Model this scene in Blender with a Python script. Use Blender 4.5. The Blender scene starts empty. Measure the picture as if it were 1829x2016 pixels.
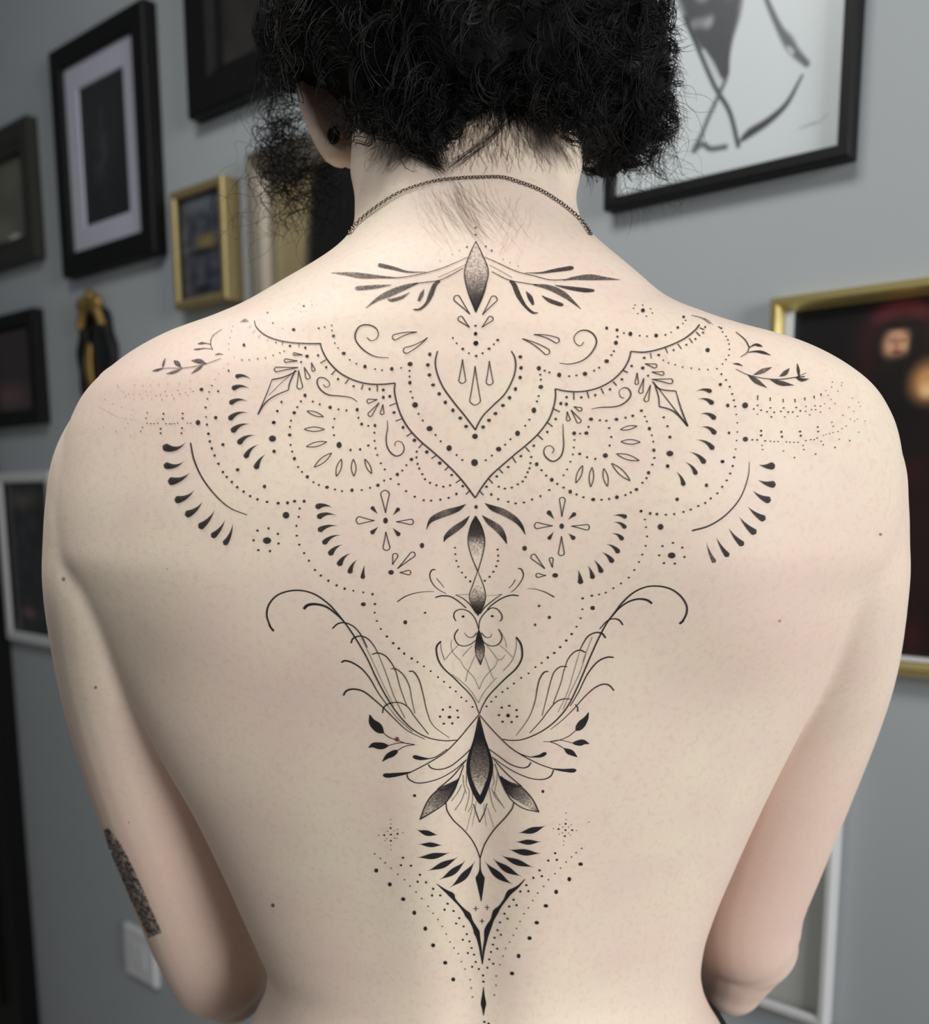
import bpy, bmesh, math, random
import numpy as np
from mathutils import Vector, Matrix, noise
from mathutils.bvhtree import BVHTree

random.seed(7)
rng = np.random.default_rng(7)
scene = bpy.context.scene
COL = scene.collection

# ------------------------------------------------------------------ camera
W_, H_ = 1829.0, 2016.0
FPX, PITCH, ROLL, PPY = 1900.0, math.radians(8.89), math.radians(-0.22), 266.0
CAM = Vector((0.0, 0.0, 1.38))
cp, sp, cr, sr = math.cos(PITCH), math.sin(PITCH), math.cos(ROLL), math.sin(ROLL)
_M = np.array([[cr, -sr, 0], [sr, cr, 0], [0, 0, 1.0]]) @ np.array([[1, 0, 0], [0, cp, -sp], [0, sp, cp]])


def _w(v):                      # (x right, y down, z forward) -> Blender world
    return Vector((v[0], v[2], -v[1]))


cam_data = bpy.data.cameras.new('camera')
cam = bpy.data.objects.new('camera', cam_data)
COL.objects.link(cam)
_r, _d, _f = _w(_M.T @ np.array([1, 0, 0])), _w(_M.T @ np.array([0, 1, 0])), _w(_M.T @ np.array([0, 0, 1]))
cm = Matrix.Identity(4)
for i in range(3):
    cm[i][0], cm[i][1], cm[i][2], cm[i][3] = _r[i], -_d[i], -_f[i], CAM[i]
cam.matrix_world = cm
cam_data.sensor_fit = 'HORIZONTAL'
cam_data.sensor_width = 36.0
cam_data.lens = 36.0 * FPX / W_
cam_data.shift_y = PPY / W_
cam_data.clip_start = 0.02
cam_data.dof.use_dof = True
cam_data.dof.focus_distance = 0.47
cam_data.dof.aperture_fstop = 7.5
scene.camera = cam

# ------------------------------------------------------------------ world, lights, exposure
world = bpy.data.worlds.new('world')
scene.world = world
world.use_nodes = True
bg = world.node_tree.nodes['Background']
bg.inputs[0].default_value = (0.86, 0.93, 1.0, 1)
bg.inputs[1].default_value = 0.08


def area(name, loc, target, size, size_y, power, col):
    ld = bpy.data.lights.new(name, 'AREA')
    ld.shape = 'RECTANGLE'
    ld.size, ld.size_y, ld.energy, ld.color = size, size_y, power, col
    o = bpy.data.objects.new(name, ld)
    COL.objects.link(o)
    o.location = loc
    o.rotation_euler = (Vector(target) - Vector(loc)).to_track_quat('-Z', 'Y').to_euler()
    return o


area('ceiling_panel_light', (-0.50, 0.26, 2.70), (-0.1, 0.5, 1.4), 0.8, 0.5, 16.0, (1.0, 0.98, 0.945))
area('window_light', (1.80, -1.55, 1.75), (-0.1, 0.6, 1.2), 1.1, 1.2, 60.0, (1.0, 0.99, 0.975))

scene.view_settings.view_transform = 'Standard'
scene.view_settings.look = 'None'
scene.view_settings.gamma = 1.0
scene.view_settings.use_curve_mapping = False
scene.view_settings.exposure = 0.17


# ------------------------------------------------------------------ helpers
def pdir(u, v):
    d = _w(_M.T @ np.array([u - W_ / 2, v - H_ / 2 - PPY, FPX]))
    return d / d.y


def P(u, v, Y):                 # point seen along a direction at forward distance Y
    return CAM + pdir(u, v) * Y


def lin(r, g, b):
    def f(c):
        c /= 255.0
        return c / 12.92 if c <= 0.04045 else ((c + 0.055) / 1.055) ** 2.4
    return (f(r), f(g), f(b), 1.0)


def new_mat(name, col, rough=0.5, metal=0.0, spec=0.5, noise_amt=0.0, noise_scale=30.0, bump=0.0, bump_scale=200.0, coat=0.0):
    m = bpy.data.materials.new(name)
    m.use_nodes = True
    nt = m.node_tree
    b = nt.nodes['Principled BSDF']
    b.inputs['Base Color'].default_value = col
    b.inputs['Roughness'].default_value = rough
    b.inputs['Metallic'].default_value = metal
    b.inputs['Specular IOR Level'].default_value = spec
    b.inputs['Coat Weight'].default_value = coat
    b.inputs['Coat Roughness'].default_value = 0.12
    tc = nt.nodes.new('ShaderNodeTexCoord')
    if noise_amt:
        n = nt.nodes.new('ShaderNodeTexNoise')
        n.inputs['Scale'].default_value = noise_scale
        n.inputs['Detail'].default_value = 4
        nt.links.new(tc.outputs['Object'], n.inputs['Vector'])
        mx = nt.nodes.new('ShaderNodeMix')
        mx.data_type = 'RGBA'
        mx.inputs['A'].default_value = tuple(c * (1 - noise_amt) for c in col[:3]) + (1,)
        mx.inputs['B'].default_value = tuple(min(1, c * (1 + noise_amt)) for c in col[:3]) + (1,)
        nt.links.new(n.outputs['Fac'], mx.inputs['Factor'])
        nt.links.new(mx.outputs['Result'], b.inputs['Base Color'])
    if bump:
        n2 = nt.nodes.new('ShaderNodeTexNoise')
        n2.inputs['Scale'].default_value = bump_scale
        n2.inputs['Detail'].default_value = 3
        nt.links.new(tc.outputs['Object'], n2.inputs['Vector'])
        bp = nt.nodes.new('ShaderNodeBump')
        bp.inputs['Strength'].default_value = bump
        bp.inputs['Distance'].default_value = 0.001
        nt.links.new(n2.outputs['Fac'], bp.inputs['Height'])
        nt.links.new(bp.outputs['Normal'], b.inputs['Normal'])
    return m


def mesh_obj(name, verts, faces, mat, parent=None, smooth=False, matrix=None):
    me = bpy.data.meshes.new(name)
    me.from_pydata([tuple(v) for v in verts], [], faces)
    me.update()
    if smooth:
        me.polygons.foreach_set('use_smooth', [True] * len(me.polygons))
    if mat:
        me.materials.append(mat)
    o = bpy.data.objects.new(name, me)
    COL.objects.link(o)
    if parent:
        o.parent = parent
    if matrix is not None:
        o.matrix_local = matrix
    return o


def tag(o, label=None, cat=None, group=None, kind=None):
    if label: o['label'] = label
    if cat: o['category'] = cat
    if group: o['group'] = group
    if kind: o['kind'] = kind
    return o


def empty(name, matrix=None, loc=None):
    o = bpy.data.objects.new(name, None)
    COL.objects.link(o)
    o.empty_display_size = 0.05
    if matrix is not None: o.matrix_world = matrix
    if loc is not None: o.location = loc
    return o


def box(x0, x1, y0, y1, z0, z1, V, F):
    i = len(V)
    V += [(x0, y0, z0), (x1, y0, z0), (x1, y1, z0), (x0, y1, z0), (x0, y0, z1), (x1, y0, z1), (x1, y1, z1), (x0, y1, z1)]
    F += [(i, i+3, i+2, i+1), (i+4, i+5, i+6, i+7), (i, i+1, i+5, i+4), (i+1, i+2, i+6, i+5), (i+2, i+3, i+7, i+6), (i+3, i, i+4, i+7)]


def catmull(pts, step):
    """dense Catmull-Rom through rows of pts (first two columns are lengths used for step)"""
    p = np.array(pts, float)
    if len(p) == 2:
        n = max(2, int(np.hypot(*(p[1, :2] - p[0, :2])) / step) + 1)
        t = np.linspace(0, 1, n)[:, None]
        return p[0] * (1 - t) + p[1] * t
    e = np.vstack([2 * p[0] - p[1], p, 2 * p[-1] - p[-2]])
    out = []
    for i in range(1, len(e) - 2):
        a, b, c, d = e[i-1], e[i], e[i+1], e[i+2]
        n = max(2, int(np.linalg.norm(c[:2] - b[:2]) / step) + 1)
        t = np.linspace(0, 1, n, endpoint=False)[:, None]
        out.append(0.5 * (2*b + (c-a)*t + (2*a-5*b+4*c-d)*t**2 + (3*b-a-3*c+d)*t**3))
    out.append(p[-1:])
    return np.vstack(out)


def pchip(xs, ys, x):
    xs, ys = np.array(xs, float), np.array(ys, float)
    h = np.diff(xs); dl = np.diff(ys) / h
    d = np.zeros_like(ys)
    for i in range(1, len(xs) - 1):
        if dl[i-1] * dl[i] > 0:
            w1, w2 = 2*h[i] + h[i-1], h[i] + 2*h[i-1]
            d[i] = (w1 + w2) / (w1 / dl[i-1] + w2 / dl[i])
    d[0], d[-1] = dl[0], dl[-1]
    k = np.clip(np.searchsorted(xs, x) - 1, 0, len(xs) - 2)
    t = (x - xs[k]) / h[k]
    return ((1+2*t)*(1-t)**2)*ys[k] + t*(1-t)**2*h[k]*d[k] + t*t*(3-2*t)*ys[k+1] + t*t*(t-1)*h[k]*d[k+1]


def loft_rings(rings, V, F):
    """rings: list of (n,3) arrays with equal n; closed with fans"""
    base = len(V); n = len(rings[0])
    for r in rings: V += [tuple(q) for q in r]
    for k in range(len(rings) - 1):
        a, b = base + k*n, base + (k+1)*n
        for i in range(n):
            j = (i + 1) % n
            F.append((a+i, a+j, b+j, b+i))
    c0 = len(V); V.append(tuple(np.mean(rings[0], 0))); c1 = len(V); V.append(tuple(np.mean(rings[-1], 0)))
    for i in range(n):
        j = (i + 1) % n
        F.append((c0, base+j, base+i))
        F.append((c1, base+(len(rings)-1)*n+i, base+(len(rings)-1)*n+j))


def tube(path, radii, V, F, n=16, flat=1.0, up=None, cap=True):
    """limb: rounded tube through 3D path with radius per node, hemispherical ends"""
    p = np.array(path, float); r = np.array(radii, float)
    q = catmull(np.hstack([p, r[:, None]]), 1e9) if False else _cat3(p, r)
    p, r = q[:, :3], q[:, 3]
    if cap:
        t0 = p[0] - p[1]; t0 /= np.linalg.norm(t0); t1 = p[-1] - p[-2]; t1 /= np.linalg.norm(t1)
        pre, post = [], []
        for a in (80, 60, 40, 20):
            s, c = math.sin(math.radians(a)), math.cos(math.radians(a))
            pre.append(np.append(p[0] + t0*r[0]*s, r[0]*c))
        for a in (20, 40, 60, 80):
            s, c = math.sin(math.radians(a)), math.cos(math.radians(a))
            post.append(np.append(p[-1] + t1*r[-1]*s, r[-1]*c))
        q = np.vstack([pre, q, post]); p, r = q[:, :3], q[:, 3]
    tg = np.gradient(p, axis=0); tg /= np.linalg.norm(tg, axis=1)[:, None] + 1e-12
    ref = np.array(up if up is not None else (0.0, 1.0, 0.0))
    rings = []
    for i in range(len(p)):
        a = np.cross(tg[i], ref); a /= np.linalg.norm(a) + 1e-12
        b = np.cross(a, tg[i])
        th = np.linspace(0, 2*np.pi, n, endpoint=False)
        rings.append(p[i] + r[i]*(np.cos(th)[:, None]*a + flat*np.sin(th)[:, None]*b))
    loft_rings(rings, V, F)


def _cat3(p, r, sub=6):
    q = np.hstack([p, r[:, None]])
    e = np.vstack([2*q[0]-q[1], q, 2*q[-1]-q[-2]])
    out = []
    for i in range(1, len(e) - 2):
        a, b, c, d = e[i-1], e[i], e[i+1], e[i+2]
        t = np.linspace(0, 1, sub, endpoint=False)[:, None]
        out.append(0.5*(2*b + (c-a)*t + (2*a-5*b+4*c-d)*t**2 + (3*b-a-3*c+d)*t**3))
    out.append(q[-1:])
    o = np.vstack(out); o[:, 3] = np.maximum(o[:, 3], 1e-4)
    return o


def ellipsoid(c, rad, V, F, nu=24, nv=16, rot=None, fn=None):
    rings = []
    for k in range(1, nv):
        ph = math.pi*k/nv
        th = np.linspace(0, 2*np.pi, nu, endpoint=False)
        q = np.stack([np.cos(th)*math.sin(ph), np.sin(th)*math.sin(ph), np.full(nu, math.cos(ph))], 1)
        if fn is not None: q = q*np.array([fn(x) for x in q])[:, None]
        q = q*np.array(rad)
        if rot is not None: q = q @ np.array(rot.to_3x3()).T
        rings.append(q + np.array(c))
    loft_rings(rings[::-1], V, F)


def strands_mesh(lines, radii, sides=3):
    """many thin tubes in one go; lines: list of (k,3)"""
    Vs, Fs, base = [], [], 0
    th = np.linspace(0, 2*np.pi, sides, endpoint=False)
    for l, r in zip(lines, radii):
        k = len(l)
        tg = np.gradient(l, axis=0); tg /= np.linalg.norm(tg, axis=1)[:, None] + 1e-12
        ref = np.array([0.31, 0.83, 0.47])
        a = np.cross(tg, ref); a /= np.linalg.norm(a, axis=1)[:, None] + 1e-9
        b = np.cross(tg, a)
        rr = (r*np.clip(1.25 - np.abs(np.linspace(-0.5, 1, k))**3, 0.1, 1))[:, None, None]
        ring = l[:, None, :] + rr*(np.cos(th)[None, :, None]*a[:, None, :] + np.sin(th)[None, :, None]*b[:, None, :])
        Vs.append(ring.reshape(-1, 3))
        i = np.arange(k-1)[:, None]*sides; j = np.arange(sides)[None, :]; j2 = (j+1) % sides
        f = np.stack([i+j, i+j2, i+sides+j2, i+sides+j], -1).reshape(-1, 4) + base
        Fs.append(f); base += k*sides
    return np.vstack(Vs), np.vstack(Fs)


def np_mesh_obj(name, V, F, mat, parent=None, smooth=True):
    """quads/tris array mesh, fast"""
    me = bpy.data.meshes.new(name)
    n = F.shape[1]
    me.vertices.add(len(V)); me.vertices.foreach_set('co', np.asarray(V, np.float32).ravel())
    me.loops.add(F.size); me.loops.foreach_set('vertex_index', F.astype(np.int32).ravel())
    me.polygons.add(len(F)); me.polygons.foreach_set('loop_start', np.arange(0, F.size, n, dtype=np.int32))
    me.polygons.foreach_set('loop_total', np.full(len(F), n, np.int32))
    me.polygons.foreach_set('use_smooth', np.full(len(F), smooth))
    me.update(); me.validate()
    me.materials.append(mat)
    o = bpy.data.objects.new(name, me); COL.objects.link(o)
    if parent: o.parent = parent
    return o

# ------------------------------------------------------------------ room
UW = Vector((-math.sin(math.radians(50.05)), math.cos(math.radians(50.05)), 0))   # along the picture wall, to the left and away
RW = -UW
NW = RW.cross(Vector((0, 0, 1)))             # out of the wall into the room
W0 = Vector((0, 1.35, 0))
WM = Matrix.Identity(4)                      # local x right along the wall, y up, z out of the wall
for i in range(3):
    WM[i][0], WM[i][1], WM[i][2], WM[i][3] = RW[i], (0, 0, 1)[i], NW[i], W0[i]


def on_wall(u, v, off=0.0):                  # wall coordinates (right, up) of what is seen in that direction
    d = pdir(u, v)
    t = (W0 + NW*off - CAM).dot(NW) / d.dot(NW)
    q = CAM + d*t - W0
    return q.dot(RW), q.z


m_wall = new_mat('wall_paint', lin(164, 170, 174), 0.85, noise_amt=0.03, noise_scale=6, bump=0.15, bump_scale=160)
m_floor = new_mat('floor_boards', lin(188, 182, 172), 0.5, noise_amt=0.15, noise_scale=8)
V, F = [], []
box(-3.0, 1.6, 0, 2.75, -0.12, 0, V, F)
tag(mesh_obj('wall_back', V, F, m_wall, matrix=WM), kind='structure')
V, F = [], []
box(-3.0, 1.6, -0.06, 0, -0.12, 3.2, V, F)
floor = tag(mesh_obj('floor', V, F, m_floor, matrix=WM), kind='structure')
V, F = [], []
box(-1.30, 1.6, 0, 0.06, 0, 0.012, V, F)
tag(mesh_obj('baseboard_back', V, F, new_mat('baseboard_paint', lin(200, 202, 204), 0.5), matrix=WM), kind='structure')
# black door at the far left end of the wall
dx, _ = on_wall(22, 1800, 0.05)
m_blk = new_mat('black_paint', lin(12, 12, 13), 0.55, spec=0.25)
V, F = [], []
box(dx-0.95, dx, 0, 2.1, 0, 0.045, V, F)
box(dx-0.86, dx-0.09, 0.12, 0.98, 0.045, 0.055, V, F)
box(dx-0.86, dx-0.09, 1.10, 2.0, 0.045, 0.055, V, F)
door = tag(mesh_obj('door_1', V, F, m_blk, matrix=WM), kind='structure')
V, F = [], []
tube([(dx-0.08, 1.0, 0.055), (dx-0.08, 1.0, 0.10), (dx-0.2, 1.0, 0.10)], [0.009, 0.009, 0.008], V, F, 10, up=(0.1, 1, 0.2))
mesh_obj('door_handle', V, F, new_mat('steel', lin(150, 150, 150), 0.35, 1.0), door, True)


def ring_frame(x0, x1, y0, y1, prof, V, F):
    """moulding swept round a rectangle; prof: list of (inset, height)"""
    base = len(V); n = len(prof)
    for cx, cy, sx, sy in ((x0, y0, 1, 1), (x1, y0, -1, 1), (x1, y1, -1, -1), (x0, y1, 1, -1)):
        for d, h in prof: V.append((cx + sx*d, cy + sy*d, h))
    for c in range(4):
        a, b = base + c*n, base + ((c+1) % 4)*n
        for i in range(n-1): F.append((a+i, b+i, b+i+1, a+i+1))


def rect(x0, x1, y0, y1, z, V, F):
    i = len(V); V += [(x0, y0, z), (x1, y0, z), (x1, y1, z), (x0, y1, z)]; F.append((i, i+1, i+2, i+3))


m_print_cache = {}


def print_mat(name, rough=0.35, coat=0.3):
    m = bpy.data.materials.new(name); m.use_nodes = True
    nt = m.node_tree; b = nt.nodes['Principled BSDF']
    a = nt.nodes.new('ShaderNodeVertexColor'); a.layer_name = 'print'
    nt.links.new(a.outputs['Color'], b.inputs['Base Color'])
    b.inputs['Roughness'].default_value = rough
    b.inputs['Coat Weight'].default_value = coat; b.inputs['Coat Roughness'].default_value = 0.08
    return m


m_print = print_mat('picture_print')


def picture(name, x0, x1, y0, y1, z, nx, ny, fn, parent):
    """flat printed sheet, colour from fn(u right, v down) -> sRGB 0..255"""
    xs, ys = np.linspace(x0, x1, nx+1), np.linspace(y1, y0, ny+1)
    X, Yv = np.meshgrid(xs, ys)
    U, Vv = np.meshgrid(np.linspace(0, 1, nx+1), np.linspace(0, 1, ny+1))
    c = fn(U, Vv)/255.0
    c = np.where(c <= 0.04045, c/12.92, ((c+0.055)/1.055)**2.4)
    i = np.arange(ny)[:, None]*(nx+1) + np.arange(nx)[None, :]
    Fq = np.stack([i, i+nx+1, i+nx+2, i+1], -1).reshape(-1, 4)
    o = np_mesh_obj(name, np.stack([X, Yv, np.full_like(X, z)], -1).reshape(-1, 3), Fq, m_print, parent, False)
    at = o.data.color_attributes.new('print', 'FLOAT_COLOR', 'POINT')
    at.data.foreach_set('color', np.concatenate([c.reshape(-1, 3), np.ones((c.size//3, 1))], 1).astype(np.float32).ravel())
    return o


def vnoise(U, V, s, seed=0.0, asp=1.0):
    f = np.vectorize(lambda a, b: noise.noise(Vector((a*s, b*s*asp, seed))))
    return f(U, V)


def blob(U, V, cx, cy, rx, ry, soft=0.3):
    d = np.sqrt(((U-cx)/rx)**2 + ((V-cy)/ry)**2)
    return np.clip((1 + soft - d)/(2*soft), 0, 1)[..., None]


def seg(U, V, pts, w, soft=0.4):
    """soft stroke through pts (u, v[, w])"""
    out = np.zeros_like(U)
    p = catmull([tuple(q[:2]) + ((q[2] if len(q) > 2 else w),) for q in pts], 0.02)
    for a, b in zip(p[:-1], p[1:]):
        dx, dy = b[0]-a[0], b[1]-a[1]
        t = np.clip(((U-a[0])*dx + (V-a[1])*dy)/(dx*dx+dy*dy+1e-12), 0, 1)
        d = np.hypot(U-a[0]-t*dx, V-a[1]-t*dy); ww = a[2] + t*(b[2]-a[2])
        out = np.maximum(out, np.clip((ww*(1+soft)-d)/(2*soft*ww), 0, 1))
    return out[..., None]


def mixc(base, col, m):
    return base*(1-m) + np.array(col, float)*m


def frame_thing(name, label, tl, tr, br, bl, depth, prof, mats, mat_w=0, pic=None, res=(40, 50), cat='picture frame', tilt=0, box_=None):
    """framed picture hanging on the wall; corners as seen (front face)"""
    c = [on_wall(*q, off=depth) for q in (tl, tr, br, bl)] if box_ is None else None
    if box_ is None:
        x0, x1 = (c[0][0]+c[3][0])/2, (c[1][0]+c[2][0])/2
        y1, y0 = (c[0][1]+c[1][1])/2, (c[2][1]+c[3][1])/2
    else:
        x0, x1, y0, y1 = box_
    cx, cy, w, h = (x0+x1)/2, (y0+y1)/2, (x1-x0)/2, (y1-y0)/2
    root = empty(name, WM @ Matrix.Translation((cx, cy, 0.001)) @ Matrix.Rotation(math.radians(tilt), 4, 'Z'))
    tag(root, label, cat, 'pictures hung on the grey wall')
    V, F = [], []
    ring_frame(-w, w, -h, h, prof, V, F)
    mesh_obj('frame', V, F, mats['frame'], root)
    fw = prof[-1][0]; zi = prof[-1][1]
    V, F = [], []
    box(-w+0.002, w-0.002, -h+0.002, h-0.002, 0, min(0.004, zi*0.4), V, F)
    mesh_obj('backing_board', V, F, mats.get('back', m_blk), root)
    if mat_w:
        V, F = [], []
        mw = mat_w if isinstance(mat_w, tuple) else (mat_w, mat_w)
        ring_frame(-w+fw-0.001, w-fw+0.001, -h+fw-0.001, h-fw+0.001, [(0, zi*0.5), (0, zi-0.002), (mw[0], zi-0.002), (mw[0]+0.002, zi-0.0045)], V, F)
        mesh_obj('mat', V, F, mats['mat'], root)
        ins = fw + mw[0]
    else:
        ins = fw
    picture('picture', -w+ins-0.003, w-ins+0.003, -h+ins-0.003, h-ins+0.003, max(zi-0.005, zi*0.6), res[0], res[1], pic, root)
    return root


m_black = new_mat('black_frame_lacquer', lin(10, 10, 11), 0.55, spec=0.25)
m_gold = new_mat('gold_leaf', lin(168, 152, 108), 0.5, 0.7, noise_amt=0.12, noise_scale=60)
m_brass = new_mat('brass_rail', lin(206, 190, 128), 0.35, 0.9)
m_silver = new_mat('worn_silver_frame', lin(150, 142, 128), 0.45, 0.7, noise_amt=0.15, noise_scale=50)
m_olive = new_mat('dark_olive_frame', lin(38, 38, 32), 0.5)
m_white = new_mat('white_frame_paint', lin(205, 207, 208), 0.5)
m_mat = new_mat('white_mat_board', lin(175, 176, 190), 0.9)
m_cream = new_mat('cream_mat_board', lin(150, 135, 98), 0.9)


def flat_prof(w, d, bev=0.003):
    return [(0, 0), (0, d-bev), (bev, d), (w-bev, d), (w, d-bev), (w, d-0.007)]


def dark_pic(base, amt, seed, sc=4.0, tint=(1, 1, 1)):
    def f(U, V):
        n = vnoise(U, V, sc, seed) + 0.5*vnoise(U, V, sc*2.3, seed+3)
        return np.clip(np.array(base, float) + amt*n[..., None]*np.array(tint), 3, 255)
    return f


def pic_skull(U, V):
    c = np.zeros(U.shape+(3,)) + np.array([16, 18, 19])
    c = mixc(c, (30, 33, 32), blob(U, V, 0.5, 0.3, 0.5, 0.35, 0.5))
    n = (0.5 + vnoise(U, V, 9, 2.0))[..., None]
    c = mixc(c, (72, 76, 80), seg(U, V, [(0.47, 0.22, 0.02), (0.46, 0.4, 0.06), (0.42, 0.55, 0.13), (0.4, 0.68, 0.07)], 0.05, 0.8)*np.clip(n, 0, 1)*0.8)
    c = mixc(c, (50, 52, 54), seg(U, V, [(0.5, 0.7, 0.05), (0.5, 0.85, 0.07)], 0.05, 0.8)*np.clip(n, 0, 1)*0.6)
    return c


def sheet_uv(box_, ins, depth_z):
    """maps a seen direction to the sheet's own (right, down) 0..1 coordinates"""
    x0, x1, y0, y1 = box_
    def f(u, v):
        a, b = on_wall(u, v, depth_z)
        return (a-x0-ins)/(x1-x0-2*ins), (y1-ins-b)/(y1-y0-2*ins)
    return f


def pic_skeleton(uv, aspect):
    """grey ink figure: cloth, crossed thin legs, one foot, a bent blade and a hanging arm on pale paper"""
    def q(x, y, w=None):
        a = uv(1130+x/2.6166, y/2.6166)
        return a if w is None else a+(w*0.00078,)

    def fn(U, V):
        U = U; A = aspect
        def sg(pts, w, soft=.4): return seg(U, V*A, [(p[0], p[1]*A)+tuple(p[2:]) for p in pts], w, soft)
        c = np.zeros(U.shape+(3,)) + np.array([206, 214, 216])
        n = vnoise(U, V, 14, 5.0, 1.3)[..., None]
        ink = (58, 60, 64)
        cloth = sg([q(690, -160, 200), q(705, -20, 165), q(718, 80, 135), q(728, 180, 92), q(745, 280, 52), q(765, 370, 26)], .1, .12)
        c = mixc(c, (74, 76, 80), cloth)
        c = mixc(c, (150, 156, 160), cloth*np.clip(n*2.6-.2, 0, 1)*(V < uv(1400, 55)[1])[..., None])
        c = mixc(c, ink, sg([q(560, 80), q(640, 270), q(715, 440), q(790, 570), q(835, 745)], .0080, .5))
        c = mixc(c, (90, 94, 98), sg([q(770, 400), q(735, 480), q(680, 600), q(645, 690)], .0085, .5))
        c = mixc(c, (190, 197, 199), sg([q(655, 250, 8), q(700, 330, 14), q(745, 420, 8)], .01, .5))
        c = mixc(c, (96, 100, 104), sg([q(645, 690), q(605, 770), q(650, 735), q(690, 760), q(770, 750)], .010, .5))
        c = mixc(c, ink, sg([q(852, 715, 10), q(890, 680, 20), q(990, 615, 17), q(1085, 525, 12), q(1165, 380, 6)], .01, .5))
        c = mixc(c, (96, 100, 104), sg([q(960, -80, 10), q(990, 10, 12), q(1050, 140, 16), q(1090, 200, 24), q(1130, 260, 20), q(1190, 320, 14)], .01, .5))
        c = mixc(c, (186, 192, 194), sg([q(1095, 235, 8), q(1115, 260, 10)], .01, .5))
        c = mixc(c, (165, 174, 176), sg([q(1150, 655, 4), q(1220, 628, 7), q(1250, 622, 4), q(1300, 578, 3)], .004, .6))
        return c
    return fn


def pic_woman(uv, aspect):
    """dark portrait: hooded figure, plain generic shapes"""
    def q(x, y): return uv(1450+x/2.24, 500+y/2.24)
    k = abs(uv(1700, 700)[0]-uv(1710, 700)[0])/10/2.24
    kv = abs(uv(1700, 700)[1]-uv(1700, 710)[1])/10/2.24

    def fn(U, V):
        c = np.zeros(U.shape+(3,)) + np.array([13, 10, 10])
        def bl(x, y, rx, ry, soft=.4):
            a, b = q(x, y); return blob(U, V, a, b, rx*k, ry*kv, soft)
        c = mixc(c, (62, 18, 24), bl(715, 400, 165, 190))
        c = mixc(c, (122, 44, 50), bl(735, 262, 105, 52, .5))
        c = mixc(c, (22, 16, 14), bl(725, 420, 130, 150, .3))
        c = mixc(c, (198, 150, 118), bl(708, 398, 60, 72, .35))
        c = mixc(c, (24, 15, 13), bl(725, 312, 80, 16, .4))
        c = mixc(c, (24, 15, 13), bl(795, 420, 28, 90, .4))
        c = mixc(c, (110, 72, 56), bl(685, 382, 13, 5, .6))
        c = mixc(c, (110, 72, 56), bl(735, 382, 13, 5, .6))
        c = mixc(c, (140, 92, 70), bl(708, 400, 6, 24, .8))
        c = mixc(c, (116, 50, 44), bl(706, 432, 20, 7, .6))
        c = mixc(c, (18, 14, 12), bl(740, 540, 150, 90, .3))
        c = mixc(c, (200, 146, 92), bl(850, 565, 75, 85, .5))
        c = mixc(c, (236, 196, 140), bl(845, 600, 30, 30, .7))
        c = mixc(c, (72, 14, 22), bl(755, 970, 60, 60, .7))
        c = mixc(c, (30, 14, 17), bl(800, 1300, 160, 420, .6))
        c = mixc(c, (52, 16, 22), bl(770, 1690, 50, 80, .8))
        return c
    return fn


def pic_town(U, V):
    c = np.zeros(U.shape+(3,)) + np.array([62, 66, 76])
    n = vnoise(U, V, 6, 9.0, 1.4)[..., None]
    c = np.clip(c + 34*n, 5, 255)
    c = mixc(c, (128, 112, 70), blob(U, V, 0.58, 0.47, 0.22, 0.08, 0.5))
    c = mixc(c, (18, 20, 24), blob(U, V, 0.45, 0.55, 0.3, 0.03, 0.6))
    c = mixc(c, (20, 20, 22), blob(U, V, 0.5, 0.9, 0.18, 0.04, 0.5))
    c = mixc(c, (96, 102, 112), blob(U, V, 0.5, 0.1, 0.35, 0.08, 0.6))
    return c


def pic_collage(U, V):
    n = vnoise(U, V, 5, 12.0, 1.8) + 0.8*vnoise(U, V, 11, 15.0)
    c = np.clip(np.array([24, 24, 26]) + 40*np.clip(n, -0.4, 1)[..., None]*np.array([1, 0.93, 0.9]), 4, 255)
    c = mixc(c, (120, 82, 84), blob(U, V, 0.35, 0.86, 0.14, 0.035, 0.6))
    c = mixc(c, (88, 80, 70), blob(U, V, 0.4, 0.12, 0.3, 0.05, 0.8))
    return c


def pic_old(U, V):                            # beige ground with a dark figure filling the right
    c = np.zeros(U.shape+(3,)) + np.array([152, 138, 104])
    c = np.clip(c + 14*vnoise(U, V, 5, 31.)[..., None], 0, 255)
    c = mixc(c, (14, 13, 13), seg(U, V, [(0.55, 0.0, 0.2), (0.62, 0.4, 0.34), (0.66, 0.9, 0.42)], 0.3, 0.12))
    return c


def pic_flesh(U, V):
    c = np.zeros(U.shape+(3,)) + np.array([44, 28, 29])
    c = np.clip(c + 14*vnoise(U, V, 3, 41.)[..., None], 0, 255)
    c = mixc(c, (92, 66, 64), blob(U, V, 0.6, 0.8, 0.25, 0.14, 0.8))
    return c


def pic_grey(U, V):
    c = np.zeros(U.shape+(3,)) + np.array([98, 98, 84])
    c = np.clip(c + 22*vnoise(U, V, 3, 51.)[..., None], 0, 255)
    return mixc(c, (235, 235, 232), blob(U, V, 0.78, 0.93, 0.08, 0.028, 0.4))  # white highlight painted into the print colour


def pic_beige(U, V):
    c = np.zeros(U.shape+(3,)) + np.array([186, 188, 184])
    c = np.clip(c + 8*vnoise(U, V, 3, 61.)[..., None], 0, 255)
    return mixc(c, (110, 100, 88), blob(U, V, 0.72, 0.72, 0.04, 0.06, 0.4))


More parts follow.
